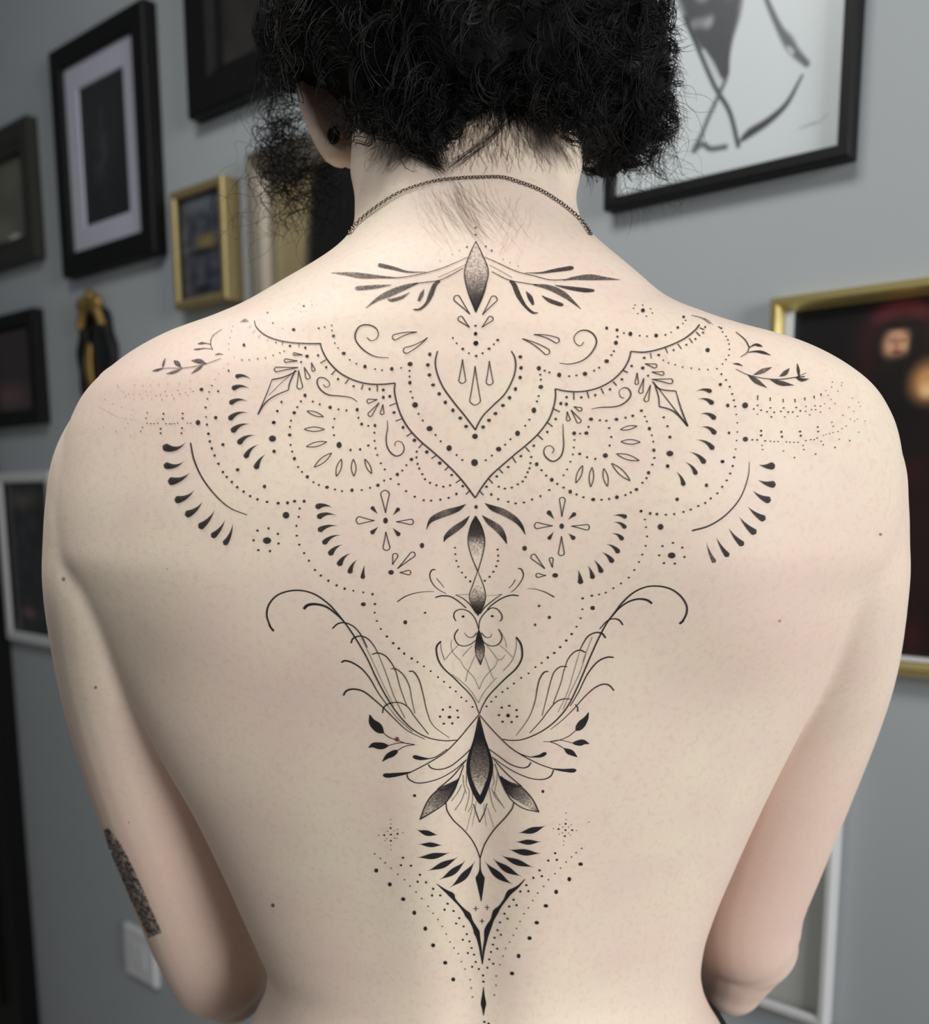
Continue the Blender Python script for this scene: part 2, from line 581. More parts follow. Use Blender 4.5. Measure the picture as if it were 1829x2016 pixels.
# framed pictures, left to right
frame_thing('framed_picture', 'tall black frame with white mat around a dark picture, upper left of wall', (93, 107), (277, -8), (306, 494), (124, 547), 0.028,
            flat_prof(0.040, 0.028), {'frame': m_black, 'mat': m_mat}, 0.042, pic_skull, (40, 60))
wx, wz = on_wall(-120, 230, 0.025)
c1, c2 = on_wall(50, 224, 0.025), on_wall(67, 505, 0.025)
frame_thing('framed_picture', 'dark olive frame around a grey green picture, cut by left photo edge', 0, 0, 0, 0, 0.025,
            [(0, 0), (0, 0.022), (0.006, 0.025), (0.03, 0.022), (0.045, 0.014), (0.052, 0.014), (0.052, 0.003)], {'frame': m_olive}, 0, pic_grey, (24, 32),
            box_=((c1[0]+c2[0])/2-0.42, (c1[0]+c2[0])/2, c2[1], c1[1]))
c1, c2 = on_wall(64, 604, 0.025), on_wall(77, 832, 0.025)
frame_thing('framed_picture', 'black frame around a dark reddish brown picture, below the olive frame', 0, 0, 0, 0, 0.025,
            flat_prof(0.030, 0.025), {'frame': m_black}, 0, pic_flesh, (24, 24), box_=((c1[0]+c2[0])/2-0.36, (c1[0]+c2[0])/2, c2[1], c1[1]))
c1, c2 = on_wall(104, 927, 0.02), on_wall(110, 1277, 0.02)
c0 = on_wall(-6, 1000, 0.02)
frame_thing('framed_picture', 'white frame around a dark collage picture, beside the left shoulder', 0, 0, 0, 0, 0.02,
            flat_prof(0.022, 0.02), {'frame': m_white}, 0, pic_collage, (40, 60), box_=(c0[0], (c1[0]+c2[0])/2+0.005, c2[1], c1[1]))
c1, c2 = on_wall(355, 0, 0.03), on_wall(372, 233, 0.03)
frame_thing('framed_picture', 'wide black frame around a murky brown picture, behind the hair', 0, 0, 0, 0, 0.03,
            [(0, 0), (0, 0.026), (0.004, 0.03), (0.05, 0.024), (0.064, 0.016), (0.064, 0.003)], {'frame': m_black}, 0,
            dark_pic((46, 43, 40), 22, 77., 3.0), (30, 30), box_=((c1[0]+c2[0])/2, (c1[0]+c2[0])/2+0.42, c2[1], c2[1]+0.52))
frame_thing('framed_picture', 'small deep gold frame around a grey blue picture, above the left shoulder', (333, 377), (437, 346), (448, 592), (343, 607), 0.034,
            flat_prof(0.014, 0.034, 0.003), {'frame': m_gold}, 0, pic_town, (30, 45))
c1, c2 = on_wall(474, 302, 0.03), on_wall(488, 640, 0.03)
frame_thing('framed_picture', 'worn silver frame around a beige and black picture, behind neck and shoulder', 0, 0, 0, 0, 0.03,
            [(0, 0), (0, 0.02), (0.006, 0.026), (0.016, 0.022), (0.022, 0.03), (0.034, 0.024), (0.044, 0.014), (0.044, 0.003)], {'frame': m_silver}, 0,
            pic_old, (50, 60), box_=((c1[0]+c2[0])/2, (c1[0]+c2[0])/2+0.36, c2[1]-0.1, c1[1]))
# large pale drawing, upper right
cA, cB = on_wall(1187, 413, 0.022), on_wall(1675, 308, 0.022)
cT = on_wall(1686, 0, 0.022)
bx_ = (cA[0], (cB[0]+cT[0])/2, (cA[1]+cB[1])/2, (cA[1]+cB[1])/2+0.40)
frame_thing('framed_picture', 'large thin black frame around a pale ink drawing of crossed bony legs', 0, 0, 0, 0, 0.022,
            flat_prof(0.013, 0.022, 0.002), {'frame': m_black}, 0, pic_skeleton(sheet_uv(bx_, .010, .0165), (bx_[3]-bx_[2])/(bx_[1]-bx_[0])), (230, 300), box_=bx_)
# gold framed dark portrait, right
cA, cB = on_wall(1515, 585, 0.02), on_wall(1829, 545, 0.02)
cD, cE = on_wall(1762, 1328, 0.02), on_wall(1829, 1340, 0.02)
bx_ = (cA[0], cA[0]+0.40, (cD[1]+cE[1])/2, (cA[1]+cB[1])/2)
r = frame_thing('framed_picture', 'brass rimmed frame around a dark portrait of a hooded figure, right of shoulder', 0, 0, 0, 0, 0.02,
                [(0, 0), (0, 0.016), (0.003, 0.02), (0.008, 0.02), (0.011, 0.015), (0.015, 0.006), (0.015, 0.003)], {'frame': m_brass}, 0, pic_woman(sheet_uv(bx_, .012, .002), 1.0), (140, 180), box_=bx_)
hw, hh = 0.20, ((cA[1]+cB[1])-(cD[1]+cE[1]))/4
V, F = [], []
box(-hw+0.0145, -hw+0.0215, -hh+0.0145, hh-0.0145, 0.003, 0.010, V, F)
box(-hw+0.0215, hw-0.0145, -hh+0.0145, -hh+0.019, 0.003, 0.010, V, F)
mesh_obj('reflection_strip', V, F, m_white, r)  # white strips standing in for a reflection inside the brass rim
# white frame low on the wall, behind the right elbow
cA, cB = on_wall(1650, 1701, 0.02), on_wall(1620, 2003, 0.02)
cC = on_wall(1610, 2003, 0.02)
frame_thing('framed_picture', 'white frame around a pale grey picture, low behind the right elbow', 0, 0, 0, 0, 0.02,
            flat_prof(0.011, 0.02), {'frame': m_white}, 0, pic_beige, (24, 30), box_=((cA[0]+cB[0])/2-0.24, (cA[0]+cB[0])/2, cC[1]-0.012, cC[1]+0.30))

# oval ornate plaque
gx, gz = on_wall(183, 712, 0.02)
og = empty('oval_mirror', WM @ Matrix.Translation((gx, gz, 0.002)))
tag(og, 'small black oval mirror with carved bronze crest, above the left shoulder', 'mirror')
a_, b_ = 0.050, 0.100
V, F = [], []
N = 48
prof = [(-0.012, 0.0), (-0.012, 0.012), (-0.004, 0.02), (0.006, 0.018), (0.012, 0.008)]
rings = []
for k in range(N):
    t = 2*math.pi*k/N
    for d, h in prof:
        wob = 0.004*math.sin(t*9)
        V.append(((a_-d+wob)*math.cos(t), (b_-d+wob)*math.sin(t), h))
for k in range(N):
    for i in range(len(prof)-1):
        A, B = k*len(prof), ((k+1) % N)*len(prof)
        F.append((A+i, B+i, B+i+1, A+i+1))
mesh_obj('frame', V, F, m_black, og, True)
V, F = [], []
V = [(0, 0, 0.007)] + [((a_-0.008)*math.cos(2*math.pi*k/N), (b_-0.008)*math.sin(2*math.pi*k/N), 0.007) for k in range(N)]
F = [(0, 1+k, 1+(k+1) % N) for k in range(N)]
mesh_obj('dark_glass', V, F, new_mat('dark_glass', lin(12, 13, 16), 0.1), og)
V, F = [], []
m_bronze = new_mat('aged_bronze', lin(150, 124, 72), 0.5, 0.7, noise_amt=0.35, noise_scale=60)
for k in range(13):
    t = math.radians(42 + 8*k)
    rr = 0.008 + 0.004*math.sin(k*math.pi/12)
    ellipsoid(((a_+0.002)*math.cos(t), (b_+0.004)*math.sin(t), 0.016), (rr, rr*1.1, 0.012), V, F, 10, 6)
ellipsoid((0, b_+0.014, 0.015), (0.014, 0.022, 0.012), V, F, 12, 8)
for s in (-1, 1):
    ellipsoid((s*0.022, b_+0.006, 0.018), (0.02, 0.016, 0.012), V, F, 12, 8)
mesh_obj('carved_crest', V, F, m_bronze, og, True)
V, F = [], []
tube([(-0.028, 0.03, 0.009), (-0.03, -0.01, 0.012), (-0.024, -0.05, 0.009)], [0.010, 0.014, 0.008], V, F, 8, up=(0, 0, 1), flat=0.4)
mesh_obj('relief', V, F, m_bronze, og, True)

# light switch low on the wall at left
c0, c1 = on_wall(243, 1817, 0.01), on_wall(249, 1914, 0.01)
sx, sz0, sz1 = (c0[0]+c1[0])/2, c1[1], c0[1]
sw = empty('light_switch', WM @ Matrix.Translation((sx+(sz1-sz0)*0.5, (sz0+sz1)/2, 0.0005)))
tag(sw, 'white plastic wall switch plate low on the wall behind the left elbow', 'light switch')
h = (sz1-sz0)/2
V, F = [], []
ring_frame(-h, h, -h, h, [(0, 0), (0, 0.008), (0.003, 0.011), (h*0.55, 0.011), (h*0.55, 0.009)], V, F)
m_plastic = new_mat('white_plastic', lin(215, 217, 222), 0.35)
mesh_obj('plate', V, F, m_plastic, sw)
V, F = [], []
box(-h*0.44, h*0.44, -h*0.44, h*0.44, 0.002, 0.013, V, F)
mesh_obj('rocker', V, F, m_plastic, sw)

# ------------------------------------------------------------------ person
# torso as horizontal sections: seen row, left edge, right edge, depth of the widest line, depth at the spine, depth of the front, roundness
ROWS = [
    (150, 705, 1135, .590, .540, .650, 2.1), (200, 702, 1138, .580, .531, .640, 2.1), (270, 694, 1148, .566, .519, .625, 2.1), (330, 690, 1146, .553, .508, .613, 2.1),
    (400, 699, 1134, .540, .496, .605, 2.1), (440, 698, 1145, .535, .488, .605, 2.1), (470, 684, 1166, .532, .482, .605, 2.15),
    (500, 655, 1197, .531, .477, .61, 2.2), (530, 612, 1232, .531, .472, .615, 2.2), (560, 562, 1266, .531, .469, .62, 2.2),
    (590, 512, 1300, .531, .466, .625, 2.2), (610, 475, 1334, .530, .464, .63, 2.2), (630, 430, 1384, .530, .462, .635, 2.25),
    (645, 392, 1424, .529, .461, .64, 2.3), (660, 345, 1476, .528, .460, .645, 2.3), (680, 302, 1552, .526, .4585, .65, 2.35),
    (700, 268, 1602, .525, .457, .655, 2.4), (730, 228, 1655, .523, .4555, .66, 2.45), (770, 186, 1704, .521, .454, .668, 2.5),
    (800, 166, 1726, .520, .453, .67, 2.5), (850, 146, 1748, .518, .452, .675, 2.55), (900, 134, 1758, .517, .451, .678, 2.55),
    (1000, 122, 1762, .515, .450, .68, 2.55), (1080, 128, 1752, .512, .4505, .68, 2.55), (1170, 166, 1702, 0.509, .452, .68, 2.3),
    (1220, 190, 1682, 0.512, .4535, .68, 2.2), (1300, 228, 1643, 0.519, .456, .675, 2.05), (1400, 275, 1592, 0.528, .460, .67, 1.95),
    (1500, 328, 1541, 0.537, .465, .665, 1.9), (1600, 386, 1491, 0.546, .470, .66, 1.88), (1700, 436, 1444, 0.554, .475, .655, 1.88),
    (1800, 484, 1400, 0.561, .479, .652, 1.9), (1850, 508, 1383, 0.564, .4805, .65, 1.9), (1900, 529, 1375, 0.566, .481, .65, 1.9),
    (1940, 525, 1380, 0.567, .481, .652, 1.92), (1980, 508, 1396, 0.568, .480, .655, 1.95), (2020, 489, 1420, 0.569, .478, .66, 2),
    (2100, 455, 1456, .552, .470, .668, 2.3), (2230, 425, 1485, .556, .458, .672, 2.25), (2400, 415, 1490, .556, .455, .67, 2.2), (2600, 440, 1470, .556, .462, .66, 2.2)]


def zv(v, Y): return P(914, v, Y).z


_zs = np.array([zv(r[0], r[3]) for r in ROWS])
_xl = np.array([P(r[1], r[0], r[3]).x for r in ROWS]); _xr = np.array([P(r[2], r[0], r[3]).x for r in ROWS])
_zb = np.array([zv(r[0], r[4]) for r in ROWS]); _o = np.argsort(_zs)


def prof(tab, z, zz=None): return pchip((_zs if zz is None else zz)[_o], np.array(tab)[_o], z)


_ys, _yb, _yf, _nn = [[r[i] for r in ROWS] for i in (3, 4, 5, 6)]


def gauss(x, z, cx, cz, sx, sz): return np.exp(-((x-cx)/sx)**2/2 - ((z-cz)/sz)**2/2)


BUMPS = []                                    # (u, v, sx, sz, amount towards the viewer)
for u, v, sx_, sz_, am in ((470, 1010, .040, .046, .0068), (1400, 1010, .040, .046, .0068),     # shoulder blades
                           (400, 1240, .028, .024, .0046), (1500, 1240, .028, .024, .0044),     # their lower angles
                           (520, 1390, .035, .025, -.0040), (1370, 1390, .035, .025, -.0040),
                           (935, 470, .016, .012, .0030), (935, 560, .02, .02, .0015),
                           (700, 690, .03, .03, -.0016), (1170, 690, .03, .03, -.0016),
                           (840, 1750, .016, .07, .0032), (1050, 1750, .016, .07, .0032),       # long muscles beside the spine
                           (300, 720, .035, .016, .002), (1560, 740, .035, .016, .002)):
    q = P(u, v, .465); BUMPS.append((q.x, q.z, sx_, sz_, am))
z_top, z_bot = zv(900, .45), zv(2016, .48)


def relief(x, z):
    d = np.zeros_like(x)
    for cx, cz, sx_, sz_, am in BUMPS: d -= am*gauss(x, z, cx, cz, sx_, sz_)
    xs = P(938, 1400, .46).x
    k = np.clip((z_top + .03 - z)/(.16), 0, 1)
    d += (.0025 + .0035*k)*k*np.exp(-((x-xs)/.0125)**2/2)
    return d


V, F = [], []
NB, NF = 72, 28
zz = np.arange(_zs.min()+.001, _zs.max()-.001, .003)
rings = []
for z in zz:
    xl, xr, ys, yf, n = prof(_xl, z), prof(_xr, z), prof(_ys, z), prof(_yf, z), prof(_nn, z)
    yb = pchip(_zb[np.argsort(_zb)], np.array(_yb)[np.argsort(_zb)], z)
    c, w = (xl+xr)/2, (xr-xl)/2
    th = np.linspace(0, math.pi, NB)
    s = -np.cos(th)
    # superellipse back
    ct, st = np.abs(np.cos(th))**(2/n)*np.sign(-np.cos(th)), np.abs(np.sin(th))**(2/n)
    xb = c + w*ct
    y_ = ys - (ys-yb)*st
    back = np.stack([xb, y_ + relief(xb, np.full_like(xb, z))*np.clip(st*1.5, 0, 1), np.full_like(xb, z)], 1)
    th2 = np.linspace(math.pi, 2*math.pi, NF+2)[1:-1]
    nf = 1.9
    ct2, st2 = np.abs(np.cos(th2))**(2/nf)*np.sign(-np.cos(th2)), np.abs(np.sin(th2))**(2/nf)
    xf = c + w*ct2; yfr = ys + (yf-ys)*st2
    front = np.stack([xf, yfr, np.full_like(xf, z)], 1)
    rings.append(np.vstack([back, front]))
loft_rings(rings, V, F)

# arms: (u, v, depth, radius in m)
ARMS = {'l': [(300, 830, 0.522, 0.0341), (258, 930, 0.521, 0.0384), (247, 1000, 0.522, 0.0396), (242, 1080, 0.524, 0.0401), (240, 1150, 0.528, 0.0403), (249, 1250, 0.545, 0.0407), (272, 1380, 0.570, 0.0417), (310, 1530, 0.592, 0.0415), (352, 1660, 0.608, 0.0406), (388, 1770, 0.622, 0.0396), (418, 1860, 0.632, 0.0376), (432, 1905, 0.637, 0.0349)], 'r': [(1560, 830, 0.522, 0.0341), (1622, 930, 0.521, 0.0384), (1630, 1000, 0.522, 0.0396), (1632, 1080, 0.524, 0.0401), (1633, 1150, 0.528, 0.0403), (1620, 1290, 0.554, 0.0411), (1592, 1400, 0.574, 0.0414), (1545, 1540, 0.593, 0.0409), (1500, 1670, 0.611, 0.0402), (1470, 1770, 0.622, 0.0383), (1466, 1830, 0.628, 0.0370), (1471, 1850, 0.632, 0.0346)]}
ELB = {'l': [(432, 1890, 0.638, 0.0353), (455, 1945, 0.646, 0.0251)], 'r': [(1472, 1845, 0.632, 0.0340), (1456, 1890, 0.636, 0.0294), (1440, 1932, 0.641, 0.0236)]}


def add_hand(wr, fwd, side, V, F):
    """relaxed hand: palm, four unequal curled fingers and a thumb from the palm's side; wr wrist, fwd direction"""
    f = np.array(fwd)/np.linalg.norm(fwd)
    inn = np.array([side, 0, 0.0]); inn -= f*inn.dot(f); inn /= np.linalg.norm(inn)
    up = np.cross(inn, f)*side
    if up[2] < 0: up = -up
    wr = np.array(wr)
    for k in range(5):
        b = wr + f*.02 + up*(.012*(k-2))
        tube([wr, b, b + f*.05], [.012, .011, .010], V, F, 8, up=(0, 0, 1))
    for k, ln in enumerate((.066, .078, .074, .058)):
        b = wr + f*.075 + up*(.030 - .019*k)
        d1 = f*.9 + inn*.35; d2 = f*.45 + inn*.9; d3 = f*-.1 + inn*1.0
        p1 = b + d1/np.linalg.norm(d1)*ln*.45; p2 = p1 + d2/np.linalg.norm(d2)*ln*.32; p3 = p2 + d3/np.linalg.norm(d3)*ln*.23
        tube([b - f*.01, b, p1, p2, p3], [.0085, .0085, .0080, .0074, .0062], V, F, 8, up=(0.1, 0, 1))
    b = wr + f*.03 + up*.030
    tube([wr + f*.02 + up*.015, b, b + f*.028 + up*.018 + inn*.01, b + f*.052 + up*.022 + inn*.02], [.012, .011, .0098, .0075], V, F, 8, up=(1, 0.1, 0))


for k in 'lr':
    sgn = -1 if k == 'l' else 1
    path = [tuple(P(u, v, y)) for u, v, y, r in ARMS[k]]
    tube(path, [r for *_, r in ARMS[k]], V, F, 24)
    tube([tuple(P(u, v, y)) for u, v, y, r in ELB[k]], [r for *_, r in ELB[k]], V, F, 16)
    el = P(*ELB[k][0][:3]); wr = Vector((sgn*.055, .835, el.z + .01))
    d = wr - el
    tube([tuple(el), tuple(el + d*.25 + Vector((0, 0, -.004))), tuple(el + d*.55), tuple(wr)], [.033, .036, .030, .0215], V, F, 20, flat=.95)
    add_hand(wr, d*0.6 + Vector((-sgn*.05, .06, 0)), -sgn, V, F)

# head, tilted forward, with brow, nose, jaw, mouth and ears
HC = Vector((P(915, 60, .615).x, .628, P(915, 95, .615).z))
HR = Matrix.Rotation(math.radians(-24), 4, 'X')


def hp(x, y, z): return tuple(HC + (HR @ Vector((x, y, z))))


ellipsoid(hp(0, -.012, .022), (.073, .088, .088), V, F, 32, 24, HR)
ellipsoid(hp(0, .035, -.045), (.058, .058, .070), V, F, 28, 20, HR)
ellipsoid(hp(0, .070, -.092), (.028, .024, .020), V, F, 16, 12, HR)
tube([hp(0, .088, .005), hp(0, .106, -.022), hp(0, .114, -.036)], [.008, .010, .0125], V, F, 12, up=(1, 0, 0.1))
for s in (-1, 1):
    ellipsoid(hp(s*.014, .100, -.040), (.009, .009, .008), V, F, 10, 8, HR)
    ellipsoid(hp(s*.030, .080, .004), (.017, .011, .0085), V, F, 12, 8, HR)          # closed lids
    tube([hp(s*.012, .090, .018), hp(s*.032, .088, .022), hp(s*.052, .070, .016)], [.007, .0075, .006], V, F, 10, up=(0, 1, 0.1))
    ellipsoid(hp(s*.040, .066, -.026), (.022, .022, .02), V, F, 12, 8, HR)
tube([hp(-.022, .088, -.064), hp(0, .097, -.062), hp(.022, .088, -.064)], [.004, .007, .004], V, F, 10, up=(0, 0, 1))
tube([hp(-.020, .086, -.071), hp(0, .094, -.073), hp(.020, .086, -.071)], [.004, .0075, .004], V, F, 10, up=(0, 0, 1))
# ears: rolled rim, bowl behind and lobe, standing off the head
EAR = [(612, 118, .612), (596, 140, .602), (594, 172, .592), (602, 210, .584), (618, 252, .579), (636, 285, .577), (655, 305, .578), (675, 310, .582), (688, 298, .588)]
for s in (-1, 1):
    pts = []
    for u, v, y in EAR:
        q = P(u, v, y); pts.append((q.x if s < 0 else 2*HC.x - q.x, q.y, q.z))
    tube(pts, [.0030, .0036, .0038, .0037, .0038, .0044, .0054, .0056, .0040], V, F, 12, up=(0.2, 1, 0.1))
    dense = catmull([(q[0], q[2], q[1]) for q in pts], .0022)
    for i_, (ax, az, ay) in enumerate(dense):
        a = np.array((ax, ay, az)); b = np.array((HC.x + s*.060, .614 - .016*i_/len(dense), az + .004))
        m_ = a*.5 + b*.5 + np.array((0, .007, 0))
        tube([tuple(a), tuple(m_), tuple(b)], [.0028, .0034, .005], V, F, 8, up=(0.1, 0.2, 1), cap=False)

# one continuous skin surface
tmp = mesh_obj('body_parts', V, F, None)
md = tmp.modifiers.new('remesh', 'REMESH'); md.mode = 'VOXEL'; md.voxel_size = 0.0022; md.adaptivity = 0
dg = bpy.context.evaluated_depsgraph_get()
ev = tmp.evaluated_get(dg)
me0 = ev.to_mesh()
nv = len(me0.vertices)
co = np.empty(nv*3, np.float32); me0.vertices.foreach_get('co', co); co = co.reshape(-1, 3).astype(np.float64)
ed = np.empty(len(me0.edges)*2, np.int32); me0.edges.foreach_get('vertices', ed); ed = ed.reshape(-1, 2)
npoly = len(me0.polygons)
li = np.empty(len(me0.loops), np.int32); me0.loops.foreach_get('vertex_index', li)
quads = li.reshape(-1, 4) if len(li) == npoly*4 else None
deg = np.bincount(ed.ravel(), minlength=nv)[:, None].astype(float)


def lap(c):
    s = np.zeros_like(c)
    for a in range(3):
        s[:, a] = np.bincount(ed[:, 0], c[ed[:, 1], a], nv) + np.bincount(ed[:, 1], c[ed[:, 0], a], nv)
    return s/deg


free = np.ones(nv)[:, None]
head_z = zv(330, .56)
fine = ((co[:, 2] > head_z) | (co[:, 1] > .765))[:, None]
for it in range(46):
    for lam in (0.55, -0.565 if it > 6 else -0.45):
        l_ = lap(co)
        k = np.where(fine, 1.0 if it < 5 else 0.0, 1.0)
        co += lam*k*(l_ - co)
ev.to_mesh_clear()
bpy.data.objects.remove(tmp, do_unlink=True)

# skin
m_skin = bpy.data.materials.new('skin'); m_skin.use_nodes = True
nt = m_skin.node_tree; bs = nt.nodes['Principled BSDF']
tc = nt.nodes.new('ShaderNodeTexCoord')


def tex(scale, detail=3, rough=0.5):
    n = nt.nodes.new('ShaderNodeTexNoise'); n.inputs['Scale'].default_value = scale
    n.inputs['Detail'].default_value = detail; n.inputs['Roughness'].default_value = rough
    nt.links.new(tc.outputs['Object'], n.inputs['Vector']); return n.outputs['Fac']


def ramp(fac, lo, hi):
    m = nt.nodes.new('ShaderNodeMapRange'); m.inputs['From Min'].default_value = lo; m.inputs['From Max'].default_value = hi
    nt.links.new(fac, m.inputs['Value']); return m.outputs['Result']


def mixn(fac, a, b):
    m = nt.nodes.new('ShaderNodeMix'); m.data_type = 'RGBA'
    for k, x in (('Factor', fac), ('A', a), ('B', b)):
        if isinstance(x, tuple): m.inputs[k].default_value = x
        else: nt.links.new(x, m.inputs[k])
    return m.outputs['Result']


c0 = mixn(ramp(tex(9, 3), .35, .68), lin(233, 219, 198), lin(233, 210, 195))
c0 = mixn(ramp(tex(34, 3), .42, .8), c0, lin(230, 208, 195))
c0 = mixn(ramp(tex(330, 2), .5, .95), c0, lin(222, 196, 181))
# rosier skin on the arms
sx_ = nt.nodes.new('ShaderNodeSeparateXYZ'); nt.links.new(tc.outputs['Object'], sx_.inputs['Vector'])
ab = nt.nodes.new('ShaderNodeMath'); ab.operation = 'ABSOLUTE'; nt.links.new(sx_.outputs['X'], ab.inputs[0])
yy_ = ramp(sx_.outputs['Y'], .525, .565)
mm_ = nt.nodes.new('ShaderNodeMath'); mm_.operation = 'MULTIPLY'; nt.links.new(ramp(ab.outputs[0], .11, .15), mm_.inputs[0]); nt.links.new(yy_, mm_.inputs[1])
m7 = nt.nodes.new('ShaderNodeMath'); m7.operation = 'MULTIPLY'; m7.inputs[1].default_value = .5; nt.links.new(mm_.outputs[0], m7.inputs[0])
c0 = mixn(m7.outputs[0], c0, lin(226, 190, 178))
nt.links.new(c0, bs.inputs['Base Color'])
bs.inputs['Roughness'].default_value = 0.52
bs.inputs['Specular IOR Level'].default_value = 0.35
bs.inputs['Subsurface Weight'].default_value = 0.22
bs.inputs['Subsurface Radius'].default_value = (0.9, 0.35, 0.2)
bs.inputs['Subsurface Scale'].default_value = 0.006
bp = nt.nodes.new('ShaderNodeBump'); bp.inputs['Strength'].default_value = 0.22; bp.inputs['Distance'].default_value = 0.0004
nt.links.new(tex(1500, 3, 0.6), bp.inputs['Height']); nt.links.new(bp.outputs['Normal'], bs.inputs['Normal'])

person = np_mesh_obj('person', co, quads, m_skin)
tag(person, 'person seen from behind with bare tattooed back and dark curly hair', 'person')
BVH = BVHTree.FromPolygons([Vector(c) for c in co], quads.tolist())


def hit(u, v, off=0.0003):
    d = pdir(u, v)
    loc, nrm, idx, dist = BVH.ray_cast(CAM, d.normalized())
    if loc is None or loc.y > .62:
        loc, nrm, idx, dist = BVH.find_nearest(P(u, v, .53))
        if loc is None: return None
    if nrm.dot(d) > 0: nrm = -nrm
    return loc + nrm*off


def snap(q, off):
    loc, nrm, idx, dist = BVH.find_nearest(Vector(q))
    if (Vector(q) - loc).dot(nrm) < 0 and False: nrm = -nrm
    return loc + nrm*off


# trousers and shoes (only the waistband edge shows)
m_cloth = new_mat('black_cloth', lin(16, 16, 18), 0.9, bump=0.3, bump_scale=900)
V, F = [], []
rings = []
zt = zv(2040, .55)
for z in np.arange(.86, zt, .01):
    zc = max(z, _zs.min()+.003)
    xl, xr, ys, yf = prof(_xl, zc), prof(_xr, zc), prof(_ys, zc), prof(_yf, zc)
    yb = pchip(_zb[np.argsort(_zb)], np.array(_yb)[np.argsort(_zb)], zc)
    c, w = (xl+xr)/2, (xr-xl)/2 + .004
    th = np.linspace(0, 2*math.pi, 64, endpoint=False)
    n = 2.25
    ct, st = np.abs(np.cos(th))**(2/n)*np.sign(np.cos(th)), np.abs(np.sin(th))**(2/n)*np.sign(np.sin(th))
    yy = np.where(st > 0, ys + (yf - ys + .005)*st, ys + (ys - yb + .005)*st)
    dip = .022*np.clip(-st, 0, 1)**2*np.clip((z-(zt-.05))/.05, 0, 1)
    rings.append(np.stack([c + w*ct, yy, np.full_like(yy, z) - dip - (.012 - .10*np.clip(ct, -1, .1))*np.clip((z-(zt-.05))/.05, 0, 1)*(.25)], 1))
loft_rings(rings, V, F)
for s in (-1, 1):
    tube([(s*.085, .56, .95), (s*.09, .565, .74), (s*.09, .575, .50), (s*.09, .565, .25), (s*.09, .565, .08)], [.088, .080, .062, .058, .056], V, F, 24)
trousers = mesh_obj('trousers', V, F, m_cloth, person, True)
trousers['label'] = 'black trousers'
m_shoe = new_mat('black_leather', lin(20, 20, 20), 0.5)
for s in (-1, 1):
    V, F = [], []
    tube([(s*.09, .54, .045), (s*.095, .63, .042), (s*.105, .73, .036)], [.042, .042, .034], V, F, 16, up=(0, 0, 1), flat=1.0)
    V = [(x, y, max(z, 0.001)) for x, y, z in V]
    mesh_obj('shoe', V, F, m_shoe, person, True)

# ------------------------------------------------------------------ tattoo ink laid on the skin
def ink_mat(name, col, grain=0.35, nscale=1400):
    m = bpy.data.materials.new(name); m.use_nodes = True
    nt = m.node_tree; b = nt.nodes['Principled BSDF']; out = nt.nodes['Material Output']
    b.inputs['Base Color'].default_value = col; b.inputs['Roughness'].default_value = 0.6
    b.inputs['Specular IOR Level'].default_value = 0.2
    tr = nt.nodes.new('ShaderNodeBsdfTransparent'); mx = nt.nodes.new('ShaderNodeMixShader')
    at = nt.nodes.new('ShaderNodeAttribute'); at.attribute_name = 'ink'
    tcn = nt.nodes.new('ShaderNodeTexCoord'); n = nt.nodes.new('ShaderNodeTexNoise')
    n.inputs['Scale'].default_value = nscale; n.inputs['Detail'].default_value = 1
    nt.links.new(tcn.outputs['Object'], n.inputs['Vector'])
    # dot shading: the weaker the ink, the more the grain breaks it up
    mr = nt.nodes.new('ShaderNodeMapRange'); mr.inputs['From Min'].default_value = .32; mr.inputs['From Max'].default_value = .68
    mr.inputs['To Min'].default_value = -grain; mr.inputs['To Max'].default_value = grain
    nt.links.new(n.outputs['Fac'], mr.inputs['Value'])
    ad = nt.nodes.new('ShaderNodeMath'); ad.operation = 'SUBTRACT'; ad.inputs[0].default_value = 1.0
    nt.links.new(at.outputs['Fac'], ad.inputs[1])
    mu = nt.nodes.new('ShaderNodeMath'); mu.operation = 'MULTIPLY_ADD'; mu.use_clamp = True
    nt.links.new(mr.outputs['Result'], mu.inputs[0]); nt.links.new(ad.outputs[0], mu.inputs[1]); nt.links.new(at.outputs['Fac'], mu.inputs[2])
    nt.links.new(mu.outputs[0], mx.inputs['Fac']); nt.links.new(tr.outputs[0], mx.inputs[1]); nt.links.new(b.outputs[0], mx.inputs[2])
    nt.links.new(mx.outputs[0], out.inputs['Surface'])
    return m


m_ink = ink_mat('black_ink', lin(34, 33, 37))
m_mole = ink_mat('mole_brown', lin(96, 62, 50), 0.1)
m_scab = ink_mat('scab_red', lin(120, 40, 32), 0.1)


